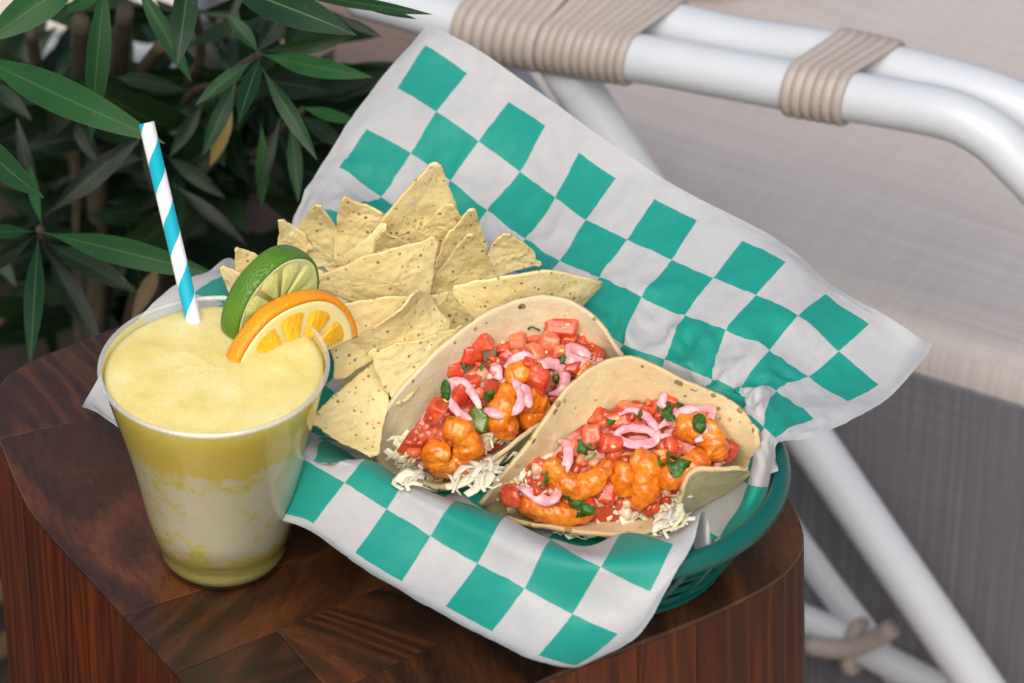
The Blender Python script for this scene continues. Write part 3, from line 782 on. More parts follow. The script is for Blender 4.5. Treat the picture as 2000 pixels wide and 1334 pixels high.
cup = empty('cup', CUP, 'clear plastic cup with rolled rim holding the yellow frozen drink', 'cup')
prof = [(.0245, .0005), (.0252, .0016), (.0257, .006), (.0263, .0108), (.0275, .0118), (.0294, .024), (.0322, .040), (.0353, .056), (.0377, .067), (.0398, .076), (.0414, .083), (.0425, .0885), (.0430, .0918)]
SEG = 72
o = mesh_obj('wall', *lathe(prof, SEG, CUP), M_CUP, cup)
tw = [(.0436+.0009*math.cos(a), .0923+.0010*math.sin(a)) for a in [2*math.pi*k/14 for k in range(15)]]
mesh_obj('rolled_rim', *lathe(tw, SEG, CUP), rim_mat(), cup)
mesh_obj('base', *lathe([(.0245, .0005), (.018, .0014), (.0005, .0018)], SEG, CUP), M_CUP, cup)
FILL = .0903
def drink_mat():
    m = M('yellow_slush'); co = m.coord('Object'); s = m.n('SeparateXYZ'); m.set(s, 0, co); z = s.outputs[2]
    stretch = m.n('Mapping'); m.set(stretch, 0, co); stretch.inputs['Scale'].default_value = (1, 1, 1.35); stretch.inputs['Rotation'].default_value = (.4, .25, 0)
    big = m.noise(stretch.outputs[0], 42, 3, .55, .8); mid = m.noise(stretch.outputs[0], 150, 5, .68, .6); fine = m.noise(co, 1100, 3, .6)
    zz = m.ramp(m.math('MULTIPLY', z, 1/.09), [(.0, (.0, .0, .0)), (.10, (.15, .15, .15)), (.17, (.62, .62, .62)), (.55, (.75, .75, .75)), (.70, (.60, .60, .60)), (.82, (.0, .0, .0)), (1.0, (0, 0, 0))])
    f = m.math('ADD', m.math('MULTIPLY', big, .62), m.math('MULTIPLY', mid, 1.05))
    f = m.math('SUBTRACT', f, m.math('SUBTRACT', 1.0, zz))
    f = m.math('MULTIPLY_ADD', m.math('SUBTRACT', f, .42), 6.0, .5, clamp=True)
    yel = m.mix(m.noise(co, 60, 3), (.90, .77, .15), (.94, .84, .26))
    low = m.math('LESS_THAN', z, .0125)
    yel = m.mix(m.math('MULTIPLY', low, .7), yel, (.76, .68, .26))
    frost = m.mix(mid, (.95, .88, .62), (.97, .94, .82))
    side = m.mix(m.math('MULTIPLY', f, .9), yel, frost)
    topn = m.noise(co, 55, 3); grain = m.math('MULTIPLY_ADD', m.noise(co, 1500, 2, .7), .45, m.math('MULTIPLY', topn, .55))
    top = m.ramp(grain, [(.3, (.74, .59, .16)), (.5, (.82, .69, .26)), (.72, (.90, .82, .46))])
    istop = m.math('GREATER_THAN', z, FILL-.0035)
    c = m.mix(istop, side, top)
    m.p(Base_Color=c, Roughness=.24, Subsurface_Weight=.45); m.b.inputs['Subsurface Radius'].default_value = (.018, .015, .006); m.b.inputs['Subsurface Scale'].default_value = 1.0
    m.bump(m.math('ADD', m.noise(co, 900, 3, .7), m.math('MULTIPLY', m.noise(co, 300, 3), .8)), .35, .0007)
    return m.m
def inr(z):
    for (r0, z0), (r1, z1) in zip(prof, prof[1:]):
        if z0 <= z <= z1: return r0+(r1-r0)*(z-z0)/(z1-z0)
    return prof[-1][0]
dp = [(.0005, .0014), (.0237, .0014)]+[(inr(z)-.0005, z) for z in [.004+.0027*k for k in range(32)] if z < FILL-.002]
dp += [(inr(FILL)-.0009, FILL-.001), (inr(FILL)-.0022, FILL-.0002)]+[((inr(FILL)-.0026)*(1-k/20)+.0002, FILL+.0016*(1-(1-k/20)**2)) for k in range(0, 21)]
V, Fc = lathe(dp, 96, CUP)
NV = []
for v in V:
    r = math.hypot(v.x-CUP.x, v.y-CUP.y)
    if v.z > CUP.z+FILL-.0008 and r < .0385:
        v = v+Vector((0, 0, .0004*nz(v, 260, 2, 3)+.0005*nz(v, 55, 3, 2)))
    NV.append(v)
drink = tag(mesh_obj('frozen_drink', NV, Fc, drink_mat()), 'yellow slushy frozen cocktail filling the clear plastic cup', 'drink')
# straw
S0 = at(384, 652, CUP.z+FILL-.004); S1 = at(286, 240, CUP.z+FILL+.065)
S1 = Vector((S1.x, S1.y, S1.z))
sdv = (S1-S0).normalized(); Sb = S0-sdv*((S0.z-CUP.z-.006)/sdv.z)*.55
SL = (S1-Sb).length; SR = .00305
def straw_mat():
    m = M('striped_paper_straw'); uv = m.n('TexCoord').outputs['UV']; s = m.n('SeparateXYZ'); m.set(s, 0, uv)
    f = m.math('FRACT', m.math('SUBTRACT', m.math('MULTIPLY', s.outputs[1], SL/.0246), m.math('ADD', s.outputs[0], .36)))
    g = m.math('LESS_THAN', f, .5); co = m.coord('Object'); n1 = m.noise(co, 700, 3)
    m.p(Base_Color=m.mix(g, m.mix(n1, (.78, .76, .74), (.86, .85, .84)), m.mix(n1, (.0, .38, .50), (.0, .45, .58))), Roughness=.6); m.bump(n1, .1, .0003); return m.m
u_ = sdv.cross(Vector((0, 1, 0))).normalized(); w_ = sdv.cross(u_)
V, Fc, uv = [], [], []
NS = 33
for ri, r in enumerate((SR, SR-.00045)):
    for k in range(2):
        for q in range(NS):
            a = 2*math.pi*q/(NS-1); V.append(Sb+sdv*(SL*k)+u_*(math.cos(a)*r)+w_*(math.sin(a)*r)); uv.append((q/(NS-1), k if ri == 0 else .002))
for ri in range(2):
    b = ri*2*NS
    for q in range(NS-1): Fc.append((b+q, b+q+1, b+NS+q+1, b+NS+q))
for q in range(NS-1): Fc.append((NS+q, NS+q+1, 3*NS+q+1, 3*NS+q))
tag(mesh_obj('drinking_straw', V, Fc, straw_mat(), uv=uv), 'white paper straw with blue spiral stripes leaning in the drink', 'straw')

def cam_dir(facing, ix, iy):
    """unit vector with that share towards the camera; ix, iy its heading in the picture"""
    s = math.sqrt(max(0, 1-facing*facing)); l = math.hypot(ix, iy)
    return (-FW*facing + RT*(ix/l*s) - UP*(iy/l*s)).normalized()
def peel_mat(name, a, b, cutc):
    m = M(name); co = m.coord('Object'); v = m.voro(co, 900); n1 = m.noise(co, 120, 3)
    m.p(Base_Color=m.mix(n1, a, b), Roughness=.36, Specular_IOR_Level=.5); m.bump(m.math('ADD', v, m.math('MULTIPLY', n1, .6)), .5, .0006); return m.m
def flesh_mat(name, a, b, c, sss):
    m = M(name); uv = m.n('TexCoord').outputs['UV']; mp = m.n('Mapping'); m.set(mp, 0, uv); mp.inputs['Scale'].default_value = (9, 2.2, 1)
    v = m.voro(mp.outputs[0], 3.0, 'F1'); co = m.coord('Object')
    m.p(Base_Color=m.ramp(m.math('MULTIPLY_ADD', m.noise(co, 300, 3), .6, m.math('MULTIPLY', v, .5)), [(.25, a), (.5, b), (.75, c)]), Roughness=.22, Subsurface_Weight=.4)
    m.b.inputs['Subsurface Radius'].default_value = (.004, .003, .001); m.b.inputs['Subsurface Scale'].default_value = sss
    m.bump(v, .35, .0006); return m.m
def citrus(name, C, nrm, up, Rr, th, a0, a1, nseg, mp, mpith, mf, peel_w, pith_w, label, cat, seed):
    """a slice: C the centre of its front face, nrm out of that face, up its zero angle"""
    nrm = nrm.normalized(); up = (up-nrm*up.dot(nrm)).normalized(); rt = up.cross(nrm)
    e = empty(name, C, label, cat); r_ = random.Random(seed); full = a1-a0 > 6.28
    def P(r, a, h): return C+up*(math.cos(a)*r)+rt*(math.sin(a)*r)-nrm*h
    NA = 72
    def sweep(prof, nm, mat, mats=None, fm=None):
        V, Fc = [], []; m_ = len(prof)
        for k in range(NA+1):
            a = a0+(a1-a0)*k/NA
            wob = 1+.012*math.sin(a*3+seed)+.006*math.sin(a*7+seed*2)
            V += [P(r*wob, a, h) for r, h in prof]
        for k in range(NA):
            for q in range(m_): Fc.append((k*m_+q, k*m_+(q+1) % m_, (k+1)*m_+(q+1) % m_, (k+1)*m_+q))
        if not full: Fc.append(tuple(range(m_))); Fc.append(tuple(NA*m_+q for q in range(m_))[::-1])
        return recalc(mesh_obj(nm, V, Fc, mat, e))
    ri = Rr-peel_w
    bulge = .0006
    sweep([(ri, 0.0), (Rr-.0002, .0001), (Rr+bulge*.5, th*.2), (Rr+bulge, th*.5), (Rr+bulge*.5, th*.8), (Rr-.0002, th-.0001), (ri, th)], 'peel', mp)
    rp = Rr-peel_w-.00005
    sweep([(.0004, .0005), (rp-pith_w, .0003), (rp-pith_w*.4, -.0001), (rp, .0000), (rp, th), (.0004, th-.0003)], 'pith', mpith)
    for k in range(nseg):
        for face in (0, 1):
            b0 = a0+(a1-a0)*(k+.05)/nseg; b1 = a0+(a1-a0)*(k+.95)/nseg
            if face == 1 and False: continue
            ro = rp-pith_w*.85; V, Fc, uv = [], [], []
            NR, NQ = 7, 9
            for i in range(NR):
                f = i/(NR-1); r = .0016+(ro-.0016)*f
                for q in range(NQ):
                    g = q/(NQ-1); shr = min(.5, .0007/max(r, .002)/(b1-b0))   # membrane gap
                    a = b0+(b1-b0)*(shr+(1-2*shr)*g)
                    rr = r*(1-.06*abs(2*g-1)**3*f)
                    ed = min(f*(NR-1), (1-f)*(NR-1), g*(NQ-1), (1-g)*(NQ-1), 1)
                    dome = .0007*ed+.0003*nz(P(rr, a, 0), 400, seed+k, 2)*ed
                    h = (.0002-dome) if face == 0 else (th-.0002+dome)
                    V.append(P(rr, a, h)); uv.append((g*.6+k, f))
            for i in range(NR-1):
                for q in range(NQ-1): Fc.append((i*NQ+q, i*NQ+q+1, (i+1)*NQ+q+1, (i+1)*NQ+q))
            mesh_obj('segment', V, Fc, mf, e, uv=uv)
    return e
M_PITH_L = plain('lime_pith', (.74, .76, .40), .5, Subsurface_Weight=.2); M_PITH_O = plain('orange_pith', (.90, .76, .33), .5, Subsurface_Weight=.2)
for m_ in (M_PITH_L, M_PITH_O): m_.node_tree.nodes['Principled BSDF'].inputs['Subsurface Scale'].default_value = .002
nl = cam_dir(.47, .81, .58)
citrus('lime_slice', at(545, 597, CUP.z+.0975), nl, cam_dir(.2, .58, -.81), .0222, .0094, 0, 2*math.pi, 9,
       peel_mat('lime_peel', (.050, .150, .006), (.110, .25, .012), None), M_PITH_L, flesh_mat('lime_flesh', (.66, .72, .17), (.76, .82, .27), (.84, .88, .42), .002), .0012, .0018,
       'thick lime wheel with dark green peel standing on the cup rim', 'lime', 3)
no = Vector((.61, -.79, .03))
citrus('orange_slice', at(577, 714, CUP.z+.0785), no, Vector((0, .0, 1)), .0300, .0068, R(-90), R(90), 5,
       peel_mat('orange_peel', (.86, .27, .004), (.94, .38, .008), None), M_PITH_O, flesh_mat('orange_flesh', (.80, .36, .006), (.90, .48, .014), (.94, .60, .05), .003), .0022, .0042,
       'half orange slice with bright peel arching over the cup rim', 'orange', 5)

# ------------------------------------------------------------------ tortilla chips
def chip_mat():
    m = M('tortilla_chip'); co = m.n('TexCoord').outputs['Object']; rnd = m.rand()
    of = m.n('CombineXYZ'); m.set(of, 0, m.math('MULTIPLY', rnd, 3.0)); m.set(of, 1, m.math('MULTIPLY', rnd, 7.0))
    v = m.n('VectorMath', _operation='ADD'); m.set(v, 0, co); m.set(v, 1, of.outputs[0]); v = v.outputs[0]
    big = m.noise(v, 55, 4, .6); mid = m.noise(v, 260, 4, .65)
    c = m.ramp(m.math('MULTIPLY_ADD', big, .6, m.math('MULTIPLY', mid, .4)), [(.30, (.70, .52, .20)), (.5, (.80, .655, .32)), (.68, (.86, .75, .44))])
    c = m.mix(m.math('MULTIPLY', rnd, .30), c, (.76, .61, .27))
    vo = m.n('TexVoronoi', _feature='F1'); m.set(vo, 'Vector', v); vo.inputs['Scale'].default_value = 420; vo.inputs['Randomness'].default_value = 1.0
    sc_ = m.n('SeparateColor'); m.set(sc_, 0, vo.outputs[1])
    has = m.math('GREATER_THAN', sc_.outputs[0], .50)
    spot = m.math('MULTIPLY', has, m.math('LESS_THAN', vo.outputs[0], m.math('MULTIPLY_ADD', sc_.outputs[1], .26, .10)))
    c = m.mix(m.math('MULTIPLY', spot, m.math('MULTIPLY_ADD', sc_.outputs[2], .6, .3)), c, (.22, .095, .022))
    vd = m.n('TexVoronoi', _feature='F1'); m.set(vd, 'Vector', v); vd.inputs['Scale'].default_value = 75
    sd_ = m.n('SeparateColor'); m.set(sd_, 0, vd.outputs[1])
    dark = m.math('MULTIPLY', m.math('GREATER_THAN', sd_.outputs[0], .90), m.math('LESS_THAN', m.math('ADD', vd.outputs[0], m.math('MULTIPLY', mid, .12)), .16))
    c = m.mix(m.math('MULTIPLY', dark, .85), c, (.10, .045, .015))
    m.p(Base_Color=c, Roughness=.55, Subsurface_Weight=.12); m.b.inputs['Subsurface Radius'].default_value = (.002, .0012, .0005); m.b.inputs['Subsurface Scale'].default_value = 1
    m.bump(m.math('ADD', mid, m.math('MULTIPLY', big, 1.2)), .55, .0011); return m.m
M_CHIP = chip_mat()
CHIPS = []
def chip(A, B, Cc, label, bend=(0, 0, 0), seed=0, corner=.07, bulge=.03, th=.0010, arch=0.0):
    """triangle of three places; bend = bow along AB, bow towards C, twist (m)"""
    cen = (A+B+Cc)/3; nrm = (B-A).cross(Cc-A).normalized()
    if nrm.dot(CAM-cen) < 0: nrm = -nrm
    r_ = random.Random(seed)
    poly = []
    for p, q in ((A, B), (B, Cc), (Cc, A)):
        bu = bulge+(arch if p is A else 0)
        for f in (corner, corner*1.9, .3, .5, .7, 1-corner*1.9, 1-corner):
            x = p+(q-p)*f; o_ = (x-cen).normalized(); x = x+o_*((q-p).length*bu*4*f*(1-f)+r_.uniform(-.0009, .0009)); poly.append(x)
    edge = [p+(p-cen).normalized()*(.00055*nz(p, 420, seed+9, 3)) for p in spline(poly, 90, True)]
    ex = (B-A).normalized(); ey = nrm.cross(ex); L = (B-A).length
    V, Fc = [], []; NR = 16; n = len(edge)
    def S(p):
        d = p-cen; x, y = d.dot(ex)/(L*.5), d.dot(ey)/(L*.5)
        k = bend[0]*(x*x-.35)+bend[1]*(y*y-.25)+bend[2]*x*y
        k += .0012*nz(p, 42, seed, 2)+.0006*nz(p, 140, seed+1, 2)+.0004*nz(p, 480, seed+2, 2)
        return p+nrm*k
    V.append(S(cen))
    for i in range(1, NR+1):
        f = (i/NR)**.85
        for p in edge: V.append(S(cen+(p-cen)*f))
    for q in range(n): Fc.append((0, 1+q, 1+(q+1) % n))
    for i in range(NR-1):
        b = 1+i*n
        for q in range(n): Fc.append((b+q, b+n+q, b+n+(q+1) % n, b+(q+1) % n))
    o = mesh_obj('tortilla_chip', V, Fc, M_CHIP); solidify(o, th, 0.0)
    tag(o, label, 'chip', 'tortilla chips heaped in the basket'); CHIPS.append((V, Fc))
    return o
def pz(x, y, z): return at(x, y, z/1000)
CH = [
 ((853, 303, 112), (668, 548, 52), (905, 500, 56), 'tallest tortilla chip standing upright against the checkered paper', (.003, .002, .002)),
 ((628, 380, 86), (548, 505, 50), (668, 525, 48), 'upright chip with a blunt tip just above the lime', (.004, -.002, .003)),
 ((667, 378, 88), (778, 436, 74), (655, 520, 50), 'chip with a squared tip between the blunt upright chip and the tallest chip', (.003, .001, 0)),
 ((544, 418, 76), (612, 480, 60), (556, 535, 46), 'narrow chip tip poking up behind the blunt upright chip', (.002, .0, .002)),
 ((456, 476, 72), (548, 522, 60), (480, 600, 44), 'chip behind the lime with its tip leaning over the paper edge', (.002, .001, 0)),
 ((436, 514, 62), (510, 565, 55), (452, 615, 40), 'small speckled chip lowest behind the lime and cup rim', (.002, 0, 0)),
 ((632, 534, 62), (752, 432, 84), (775, 565, 54), 'bowed chip curving below the tallest chip', (-.004, -.002, .004)),
 ((742, 440, 86), (718, 534, 62), (850, 522, 60), 'short chip tip tucked in front of the tallest chip', (.002, .001, 0)),
 ((596, 562, 76), (856, 460, 93), (828, 616, 56), 'long chip heavily flecked with brown lying across the middle of the heap', (-.005, -.002, .003)),
 ((914, 390, 92), (838, 545, 58), (972, 530, 52), 'chip with a rounded top leaning behind the tallest chip', (.004, .001, .003)),
 ((916, 438, 92), (838, 582, 56), (985, 585, 50), 'smooth pale pointed chip beside the long flecked chip', (.003, .002, .002)),
 ((984, 446, 78), (935, 545, 56), (1062, 520, 56), 'pointed chip against the paper behind the folded chip', (.003, 0, 0)),
 ((888, 584, 76), (1188, 562, 62), (1005, 700, 38), 'wide folded chip with a rolled edge above the first taco', (-.007, .003, .004)),
 ((636, 606, 80), (895, 580, 78), (655, 742, 50), 'broad smooth chip behind the orange slice', (-.006, .002, .004)),
 ((803, 556, 94), (892, 645, 66), (684, 726, 60), 'curled chip with a sweeping edge in front of the broad smooth chip', (.005, -.006, -.006)),
 ((722, 688, 70), (915, 638, 68), (776, 795, 44), 'rough blistered chip leaning on the first taco', (-.004, .001, .003)),
 ((760, 686, 58), (600, 822, 46), (736, 902, 38), 'greenish speckled chip lowest in the heap beside the cup', (.003, .001, .002)),
 ((880, 392, 88), (800, 470, 66), (940, 470, 66), 'chip edge just showing behind the tallest chip', (.002, 0, 0)),
 ((850, 560, 60), (945, 590, 56), (880, 690, 34), 'shaded chip down between the folded chip and the first taco', (.002, 0, 0)),
 ((905, 560, 62), (975, 590, 54), (930, 690, 30), 'chip standing on end in the shade under the folded chip', (.002, 0, 0)),
 ((690, 590, 58), (830, 620, 54), (720, 720, 36), 'chip buried under the broad smooth chip', (.002, 0, 0)),
 ((590, 520, 52), (720, 560, 50), (620, 640, 36), 'chip buried under the long flecked chip behind the lime', (.002, 0, 0)),
 ((770, 520, 62), (880, 560, 58), (790, 640, 44), 'chip wedged under the long flecked chip near its middle', (.002, 0, 0)),
 ((640, 660, 44), (790, 690, 46), (690, 800, 30), 'chip hidden under the greenish speckled chip beside the orange', (.002, 0, 0)),
]
for k, (a, b, c, lab, bd) in enumerate(CH):
    P = [pz(*a), pz(*b), pz(*c)]
    CHL = [(P[i]-P[(i+1) % 3]).length*1000 for i in range(3)]
    print('chip', k, [round(x) for x in CHL])
    chip(*P, lab, bd, k, arch=.17 if k == 12 else .05 if k in (13, 8) else 0)

# ------------------------------------------------------------------ tacos
def tortilla_mat(name, a, b, spots):
    m = M(name); co = m.coord('Object'); big = m.noise(co, 28, 4, .6); mid = m.noise(co, 130, 4, .6); fine = m.noise(co, 520, 3, .6)
    c = m.ramp(m.math('MULTIPLY_ADD', big, .55, m.math('MULTIPLY', mid, .45)), [(.30, tuple(x*.80 for x in a)), (.5, a), (.7, b)])
    for sc, th_, amt, r in ((95, .86, .8, .13), (230, .88, .7, .22)):
        vo = m.n('TexVoronoi', _feature='F1'); m.set(vo, 'Vector', co); vo.inputs['Scale'].default_value = sc
        s = m.n('SeparateColor'); m.set(s, 0, vo.outputs[1])
        k = m.math('MULTIPLY', m.math('GREATER_THAN', s.outputs[0], th_-spots), m.math('LESS_THAN', m.math('ADD', vo.outputs[0], m.math('MULTIPLY', fine, .10)), m.math('MULTIPLY_ADD', s.outputs[1], .12, r)))
        c = m.mix(m.math('MULTIPLY', k, m.math('MULTIPLY_ADD', s.outputs[2], .5, amt-.4)), c, (.16, .07, .02))
    uv = m.n('TexCoord').outputs['UV']; su = m.n('SeparateXYZ'); m.set(su, 0, uv)
    vo = m.n('TexVoronoi', _feature='F1'); m.set(vo, 'Vector', co); vo.inputs['Scale'].default_value = 210
    s3 = m.n('SeparateColor'); m.set(s3, 0, vo.outputs[1])
    rimk = m.math('MULTIPLY', m.math('GREATER_THAN', su.outputs[0], .93), m.math('GREATER_THAN', s3.outputs[0], .62))
    rimk = m.math('MULTIPLY', rimk, m.math('LESS_THAN', vo.outputs[0], m.math('MULTIPLY_ADD', s3.outputs[1], .25, .15)))
    c = m.mix(m.math('MULTIPLY', rimk, .75), c, (.14, .06, .018))
    edge = m.math('GREATER_THAN', m.math('ADD', su.outputs[0], m.math('MULTIPLY', mid, .05)), 1.0)
    m.p(Base_Color=m.mix(m.math('MULTIPLY', edge, .35), c, (.50, .36, .16)), Roughness=.62, Subsurface_Weight=.2)
    m.b.inputs['Subsurface Radius'].default_value = (.003, .002, .001); m.b.inputs['Subsurface Scale'].default_value = 1
    m.bump(m.math('ADD', m.math('MULTIPLY', mid, 1.2), m.math('MULTIPLY', fine, .6)), .42, .0008); return m.m
M_TORT = tortilla_mat('pale_tortilla', (.80, .68, .45), (.90, .80, .60), .09)
M_TORT2 = tortilla_mat('toasted_tortilla', (.72, .57, .31), (.86, .74, .49), .14)
SOLIDS = []          # (verts, faces) of everything that food can lie on
def hit(px, py, dz=.05):
    """where the sight line through this spot of the photograph meets the food built so far"""
    best = None; d = ray(px, py)
    for t in SOLIDS:
        h = t.ray_cast(CAM, d)
        if h[0] is not None and (best is None or h[3] < best[3]): best = h
    return (best[0], best[1]) if best else (at(px, py, dz), Vector((0, 0, 1)))
def solid(V, Fc): SOLIDS.append(BVHTree.FromPolygons([Vector(v) for v in V], Fc))
def tortilla(G, label, mat, seed, na=64, nb=44, th=.0017):
    V, Fc, uv = [], [], []; nr, nc = len(G)-1, len(G[0])-1
    for a in range(na+1):
        for b in range(nb+1):
            s, t = a/na*nr, b/nb*nc; p = grid_eval(G, s, t)
            q = Vector((s*.9, t*.9, 0))
            p = p+Vector((nz(q, 1.1, seed, 3), nz(q, 1.1, seed+5, 3), nz(q, 1.1, seed+9, 3)))*.0009
            if a in (0, na) or b in (0, nb): p = p+Vector((0, 0, .0005*nz(q, 5, seed, 3)))
            V.append(p); e = min(a, na-a)/na*2, min(b, nb-b)/nb*2; uv.append((1-min(e), a/na))
    for a in range(na):
        for b in range(nb): k = a*(nb+1)+b; Fc.append((k, k+1, k+nb+2, k+nb+1))
    o = mesh_obj('tortilla', V, Fc, mat, uv=uv); solidify(o, th, 0); solid(V, Fc)
    return tag(o, label, 'tortilla')
def G(rows): return [[at(x, y, z/1000) for x, y, z in r] for r in rows]
T1 = [  # columns run along the fold; rows from the back edge down, round and up to the front edge
 [(732, 888, 34), (752, 800, 46), (835, 702, 62), (945, 612, 74), (1055, 580, 77), (1150, 608, 70), (1216, 692, 54)],
 [(738, 908, 24), (765, 865, 28), (845, 800, 36), (950, 735, 42), (1060, 705, 44), (1155, 700, 44), (1216, 712, 46)],
 [(765, 924, 16), (815, 915, 13), (890, 900, 12), (980, 870, 13), (1075, 825, 15), (1165, 770, 22), (1212, 725, 38)],
 [(800, 936, 14), (860, 942, 11), (925, 925, 12), (1010, 890, 15), (1100, 840, 18), (1180, 775, 26), (1210, 724, 40)],
 [(838, 949, 17), (882, 950, 22), (945, 908, 30), (1015, 855, 36), (1085, 797, 40), (1150, 745, 42), (1205, 710, 44)],
]
tortilla(G(T1), 'pale soft tortilla of the taco beside the chips, folded round shrimp and tomato', M_TORT, 1)
T2 = [
 [(937, 984, 30), (985, 922, 40), (1055, 832, 54), (1128, 736, 66), (1215, 697, 70), (1335, 741, 64), (1430, 784, 56), (1483, 838, 50)],
 [(942, 990, 24), (1005, 955, 26), (1078, 900, 34), (1155, 838, 42), (1238, 808, 44), (1340, 840, 40), (1425, 862, 40), (1484, 872, 44)],
 [(955, 998, 16), (1035, 995, 13), (1115, 970, 13), (1195, 940, 13), (1280, 925, 14), (1350, 940, 14), (1405, 935, 17), (1470, 912, 32)],
 [(975, 1005, 14), (1060, 1015, 12), (1150, 1015, 12), (1235, 1005, 12), (1318, 1002, 12), (1372, 985, 15), (1425, 958, 22), (1462, 926, 34)],
 [(990, 1012, 18), (1080, 1032, 18), (1170, 1044, 20), (1250, 1042, 22), (1314, 1010, 28), (1346, 925, 47), (1400, 913, 49), (1464, 918, 46)],
]
tortilla(G(T2), 'toasted tortilla of the taco nearest the bare basket rim, its end folded into a flap', M_TORT2, 2)
# cabbage beds
def mound(rows):
    g = G(rows); V, Fc = [], []; na, nb = 30, 24
    for a in range(na+1):
        for b in range(nb+1): V.append(grid_eval(g, a/na*(len(g)-1), b/nb*(len(g[0])-1)))
    for a in range(na):
        for b in range(nb): k = a*(nb+1)+b; Fc.append((k, k+1, k+nb+2, k+nb+1))
    return V, Fc
MD1 = [[(775, 868, 38), (850, 770, 52), (960, 690, 60), (1080, 650, 62), (1170, 665, 56)],
       [(805, 895, 30), (890, 825, 43), (985, 745, 52), (1085, 690, 57), (1180, 688, 54)],
       [(838, 915, 22), (915, 868, 33), (1000, 805, 43), (1092, 738, 49), (1185, 708, 50)],
       [(860, 935, 15), (928, 895, 24), (1005, 848, 31), (1082, 792, 37), (1172, 730, 43)]]
MD2 = [[(990, 955, 32), (1068, 885, 42), (1150, 815, 50), (1260, 775, 54), (1370, 800, 52), (1445, 862, 46)],
       [(1005, 980, 26), (1085, 935, 34), (1175, 880, 42), (1275, 840, 47), (1365, 850, 47), (1435, 885, 43)],
       [(1022, 998, 19), (1105, 980, 25), (1198, 945, 31), (1288, 905, 38), (1365, 893, 42), (1415, 900, 41)],
       [(1040, 1010, 15), (1118, 1012, 16), (1205, 1008, 18), (1276, 985, 24), (1326, 950, 34), (1385, 918, 40)]]
def cabbage_mat():
    m = M('shredded_cabbage'); uv = m.n('TexCoord').outputs['UV']; s = m.n('SeparateXYZ'); m.set(s, 0, uv); co = m.coord('Object')
    m.p(Base_Color=m.mix(m.math('MULTIPLY_ADD', s.outputs[0], .8, m.math('MULTIPLY', m.noise(co, 120, 2), .4)), (.88, .80, .62), (.74, .73, .42)), Roughness=.34, Subsurface_Weight=.3)
    m.b.inputs['Subsurface Radius'].default_value = (.003, .003, .002); m.b.inputs['Subsurface Scale'].default_value = 1; return m.m
M_CAB = cabbage_mat()
def shreds(n, label, seed, boxes):
    r = random.Random(seed); V, Fc, uv = [], [], []
    for k in range(n):
        x0, y0, x1, y1 = boxes[k % len(boxes)]
        p, nn = hit(r.uniform(x0, x1), r.uniform(y0, y1))
        a = r.uniform(0, 6.28); d = Vector((math.cos(a), math.sin(a), r.uniform(-.4, .6))).normalized()
        d = (d-nn*d.dot(nn)*.8).normalized(); L = r.uniform(.006, .015); sag = r.uniform(-.001, .002)
        P = [p+nn*(.0008+r.uniform(0, .0016))+d*(L*(f-.5))+nn*(sag*(1-(2*f-1)**2))+d.cross(nn)*(.0030*math.sin(f*3.1+k)) for f in (0, .25, .5, .75, 1)]
        wd = r.uniform(1.5, 2.4) if r.random() < .35 else 1.0; v, f_ = tube(P, [wd*r.uniform(.0004, .0010), wd*r.uniform(.0007, .0014), wd*r.uniform(.0004, .0010)], 8, ((nn+Vector((r.uniform(-.6, .6), r.uniform(-.6, .6), 0))).normalized(), .18)); b = len(V); V += v; Fc += [tuple(i+b for i in q) for q in f_]
        g = r.random()**2.5; uv += [(g, .5)]*len(v)
    return tag(mesh_obj('cabbage', V, Fc, M_CAB, uv=uv), label, 'shredded cabbage', kind='stuff')
def food_mat(name, stops, sc, rough, sss, bump_s, bump_d=.001):
    m = M(name); co = m.coord('Object'); of = m.n('VectorMath', _operation='ADD'); m.set(of, 0, co)
    cb_ = m.n('CombineXYZ'); m.set(cb_, 0, m.math('MULTIPLY', m.rand(), 9.0)); m.set(of, 1, cb_.outputs[0]); v = of.outputs[0]
    n1 = m.noise(v, sc, 4, .6); n2 = m.noise(v, sc*4, 3, .6)
    m.p(Base_Color=m.ramp(m.math('MULTIPLY_ADD', n1, .7, m.math('MULTIPLY', n2, .3)), stops), Roughness=rough, Subsurface_Weight=.32 if sss else 0, Coat_Weight=.25 if sss else 0, Coat_Roughness=.12)
    if sss: m.b.inputs['Subsurface Radius'].default_value = sss; m.b.inputs['Subsurface Scale'].default_value = 1
    m.bump(m.math('ADD', n2, m.math('MULTIPLY', n1, .8)), bump_s, bump_d); return m.m
M_SHRIMP = food_mat('orange_battered_shrimp', [(.26, (.40, .055, .004)), (.40, (.66, .14, .007)), (.54, (.80, .245, .014)), (.68, (.86, .35, .045)), (.80, (.90, .50, .14))], 95, .17, (.005, .002, .0006), .35)
M_TOM = food_mat('tomato', [(.3, (.48, .028, .010)), (.5, (.66, .070, .026)), (.68, (.76, .18, .075))], 130, .12, (.007, .0022, .001), .3)
M_TOMP = food_mat('pale_tomato', [(.3, (.62, .10, .045)), (.5, (.72, .19, .09)), (.7, (.80, .34, .18))], 120, .22, (.004, .0016, .0008), .25)
M_ONION = food_mat('pickled_onion', [(.3, (.66, .20, .25)), (.5, (.76, .34, .38)), (.7, (.84, .52, .53))], 140, .22, (.004, .003, .003), .2)
M_CIL = food_mat('cilantro', [(.3, (.016, .060, .006)), (.5, (.036, .12, .013)), (.7, (.09, .22, .035))], 220, .4, None, .4)
M_PEPPER = food_mat('green_pepper', [(.3, (.06, .13, .008)), (.5, (.10, .19, .014)), (.7, (.18, .28, .04))], 150, .22, (.003, .003, .001), .2)

